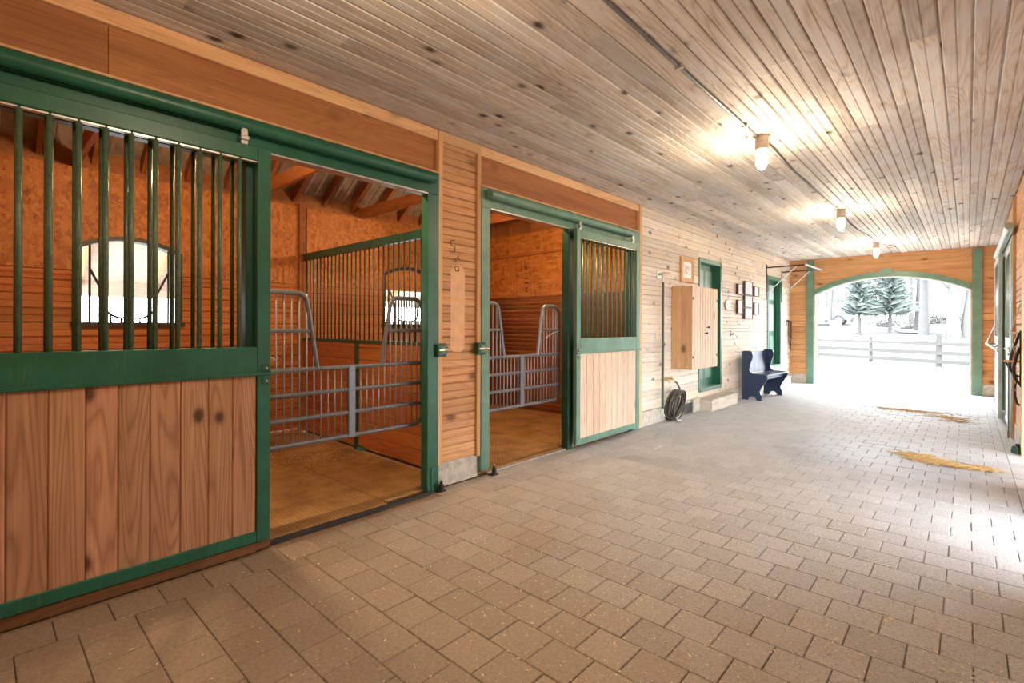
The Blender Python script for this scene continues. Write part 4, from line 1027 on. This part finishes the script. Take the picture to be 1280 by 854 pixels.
# trees
def conifer(x, y, h, r, lab, seed):
    rr = random.Random(seed); z0 = gz(y) - .05
    o = T('spruce_tree', lab, 'tree', (x, y, z0), 'young spruces')
    MB().tube([(x, y, z0), (x + .03, y, z0 + h * .5), (x, y, z0 + h)], [h * .02, h * .013, .01], 7).build('trunk', 'bark', o, True)
    q = MB(); nt_ = 34
    for i in range(nt_):
        f_ = i / (nt_ - 1); zt = z0 + h * (.22 + .78 * f_); R_ = (r * (1 - f_) ** .8 + .10) * rr.uniform(.7, 1.1); n = 18
        ox, oy = rr.uniform(-.12, .12) * (1 - f_), rr.uniform(-.12, .12) * (1 - f_); top = Vector((x + ox, y + oy, zt + h * .06)); ph = rr.uniform(0, 6); tl, ta = rr.uniform(0, .22), rr.uniform(0, 6)
        ring = []
        for k in range(n):
            a = 2 * PI * k / n + ph + rr.uniform(-.1, .1); L = R_ * (rr.uniform(.65, 1.3) if k % 2 == 0 else rr.uniform(.25, .5))
            ring.append(Vector((x + ox + L * math.cos(a), y + oy + L * math.sin(a), zt - L * .12 + (.22 * L if k % 2 == 0 else -.05) + tl * L * math.cos(a - ta) + rr.uniform(-.06, .06))))
        under = Vector((x, y, zt - h * .015))
        q.add([top, under] + ring, [(0, 2 + k, 2 + (k + 1) % n) for k in range(n)] + [(1, 2 + (k + 1) % n, 2 + k) for k in range(n)])
        for k in range(0, n, 2):
            e = ring[k]; d = (e - Vector((x, y, e.z))).normalized(); sd = Vector((-d.y, d.x, 0))
            for m_ in range(5):
                c = e - d * rr.uniform(0, R_ * .5); t = c + sd * rr.uniform(-.25, .25) + d * .15 + Vector((0, 0, rr.uniform(-.12, .15)))
                q.add([c - d * .06, c + d * .06, t], [(0, 1, 2)])
    q.build('crown', 'needles', o)
conifer(-5.35, 40, 6.0, 1.25, 'young spruce standing beside the parked car', 21)
conifer(-3.75, 40.5, 5.8, 1.35, 'darker young spruce in the middle of the view through the arch', 22)
def bare(x, y, h, r, lab, seed, lean=0, fork=3):
    rr = random.Random(seed); z0 = gz(y) - .1
    o = T('bare_tree', lab, 'tree', (x, y, z0), 'bare winter trees')
    tp = [(x, y, z0)]
    for i in range(1, 7): tp.append((x + lean * h * i / 6 + rr.uniform(-.05, .05), y + rr.uniform(-.05, .05), z0 + h * i / 6))
    MB().tube(tp, [r * (1.25 if i == 0 else 1 - .12 * i) for i in range(7)], 9).build('trunk', 'bark', o, True)
    q = MB()
    def br(p, d, L, rad, dep):
        pts = [p]; c = Vector(p); dd = Vector(d)
        for i in range(3):
            dd = (dd + Vector((rr.uniform(-.25, .25), rr.uniform(-.25, .25), rr.uniform(0, .2)))).normalized(); c = c + dd * L / 3; pts.append(tuple(c))
        q.tube(pts, [rad, rad * .8, rad * .6, rad * .4], 5, cap=False)
        if dep:
            for k in range(fork):
                s = Vector(pts[rr.choice((1, 2, 3))]); nd = (dd + Vector((rr.uniform(-1, 1), rr.uniform(-.6, .6), rr.uniform(-.1, .7)))).normalized()
                br(tuple(s), nd, L * rr.uniform(.5, .75), rad * .6, dep - 1)
    for i in range(9):
        t_ = rr.uniform(.28, 1); k = min(5, int(t_ * 6)); u = t_ * 6 - k
        s = Vector(tp[k]).lerp(Vector(tp[k + 1]), u); a = rr.uniform(0, 2 * PI)
        br(tuple(s), (math.cos(a), math.sin(a) * .5, rr.uniform(.3, .9)), h * rr.uniform(.14, .24), r * .4, 3)
    q.build('branches', 'bark', o, True)
for a in ((-.575, 36.2, 9, .30, 'thick pale trunk at the right edge of the arch view', 31, .01), (-.16, 36.4, 7, .17, 'leaning trunk beside the thick pale trunk', 32, .09), (-1.85, 37, 10, .24, 'forked bare tree standing where the road begins', 33, -.015), (-2.45, 42, 11, .16, 'slender bare tree behind the road edge', 34, .01),
          (-2.15, 46, 12, .15, 'far slender trunk seen between the road-edge trees', 35, -.01), (-8.0, 46, 10, .09, 'thin bare tree beside the parked car', 36, .02), (-7.6, 53, 11, .10, 'thin leaning trunk behind the parked car', 37, -.06), (-3.3, 50, 12, .16, 'far bare tree between the two spruces', 38, 0), (-1.0, 52, 12, .14, 'far bare tree above the road', 39, .01), (-5.0, 54, 12, .12, 'far bare tree behind the first spruce', 40, .0), (-9.4, 52, 11, .12, 'bare tree near the arch jamb beyond the car', 41, .01)): bare(*a)
def shrub(x, y, r, lab, seed):
    rr = random.Random(seed); q = MB(); z0 = gz(y)
    for i in range(420):
        a, b = rr.uniform(0, 2 * PI), rr.random(); p = Vector((x + r * 1.5 * math.cos(a) * rr.random(), y + r * math.sin(a) * rr.random(), z0 + r * .9 * b * rr.random() + .03)); s = r * .14
        q.add([p + Vector((rr.uniform(-s, s), rr.uniform(-s, s), rr.uniform(-s, s))) for _ in range(3)], [(0, 1, 2)])
    o = T('shrub', lab, 'shrub', (x, y, z0), 'roadside shrubs')
    q.build('foliage', 'scrub', o); rod('stem', (x, y, z0 - .05), (x, y, z0 + r * .5), .03, 'bark', o)
for a in ((-2.0, 50.5, .8, 'low grey shrub on the far road bank', 51), (-.92, 54, .9, 'wide grey shrub far along the road', 52), (.32, 57, .8, 'grey shrub far behind the thick pale trunk', 53), (-5.1, 37.5, .22, 'tiny dry shrub at the foot of the first spruce', 54), (-2.9, 43.5, .5, 'pale shrub behind the middle spruce', 55), (-4.5, 46.5, .7, 'pale shrub between the two spruces', 56)): shrub(*a)
# far tree line
rr = random.Random(8); q = MB()
for i in range(150):
    x, y = rr.uniform(-26, 14), rr.uniform(60, 80); h = rr.uniform(7, 14); r = rr.uniform(.06, .16); lx = rr.uniform(-.6, .6)
    q.tube([(x, y, 2), (x + lx * .5, y, 2 + h * .5), (x + lx, y, 2 + h)], [r, r * .7, r * .2], 5, cap=False)
    for k in range(8):
        z = 2 + h * rr.uniform(.3, .95); d = rr.choice((-1, 1)) * rr.uniform(.6, 1.8)
        q.tube([(x + lx * .5, y, z), (x + lx * .5 + d * .5, y + rr.uniform(-.4, .4), z + .5), (x + lx * .5 + d, y, z + rr.uniform(.7, 1.5))], [r * .35, r * .25, r * .1], 4, cap=False)
tl = q.build('far_treeline', 'far_bark', None); tag(tl, 'pale leafless woods along the far edge of the view', 'woods', kind='stuff')
# parked car (bonnet end shows behind the spruce)
o = T('parked_car', 'pale blue parked car behind the first spruce', 'car', (-9.3, 49, gz(49)))
cz = gz(49); cx0 = -11.3
prof = [(0, .35), (0, .75), (.1, .95), (.9, 1.0), (1.5, 1.42), (2.6, 1.45), (3.3, 1.05), (4.1, .95), (4.3, .80), (4.35, .55), (4.3, .35)]
MB().prism([(cx0 + a, cz + b) for a, b in prof], 1, 48.2, 49.9).build('body', 'car_paint', o)
for yy in (48.19, 49.9): MB().prism([(cx0 + a, cz + b) for a, b in ((1.0, 1.02), (1.55, 1.38), (2.55, 1.40), (3.15, 1.06))], 1, yy, yy + .012).build('window', 'car_glass', o)
for wx in (.85, 3.45):
    for yy in (48.2, 49.75):
        w = MB().lathe([(.01, -.04), (.33, -.04), (.35, 0), (.35, .12), (.33, .16), (.01, .16)], (cx0 + wx, yy, cz + .33), 20, 1).build('wheel', 'tyre', o, True)
        MB().lathe([(.01, -.05), (.2, -.05), (.2, -.03), (.01, -.03)], (cx0 + wx, yy, cz + .33), 14, 1).build('hub_cap', 'galvanised', w, True)
for wx in (.85, 3.45): MB().tube([(cx0 + wx + .40 * math.cos(PI * i / 10), 48.19, cz + .33 + .40 * math.sin(PI * i / 10)) for i in range(11)], .05, 6).build('wheel_arch', 'tyre', o, True)
o = T('utility_box', 'white roadside utility cabinet by the arch jamb', 'box', (-6.9, 42, gz(42)))
box('body', -7.3, -6.72, 41.8, 42.4, gz(42) - .1, gz(42) + .62, 'white_paint', o, .02); box('lid', -7.33, -6.69, 41.77, 42.43, gz(42) + .62, gz(42) + .67, 'white_paint', o, .01)
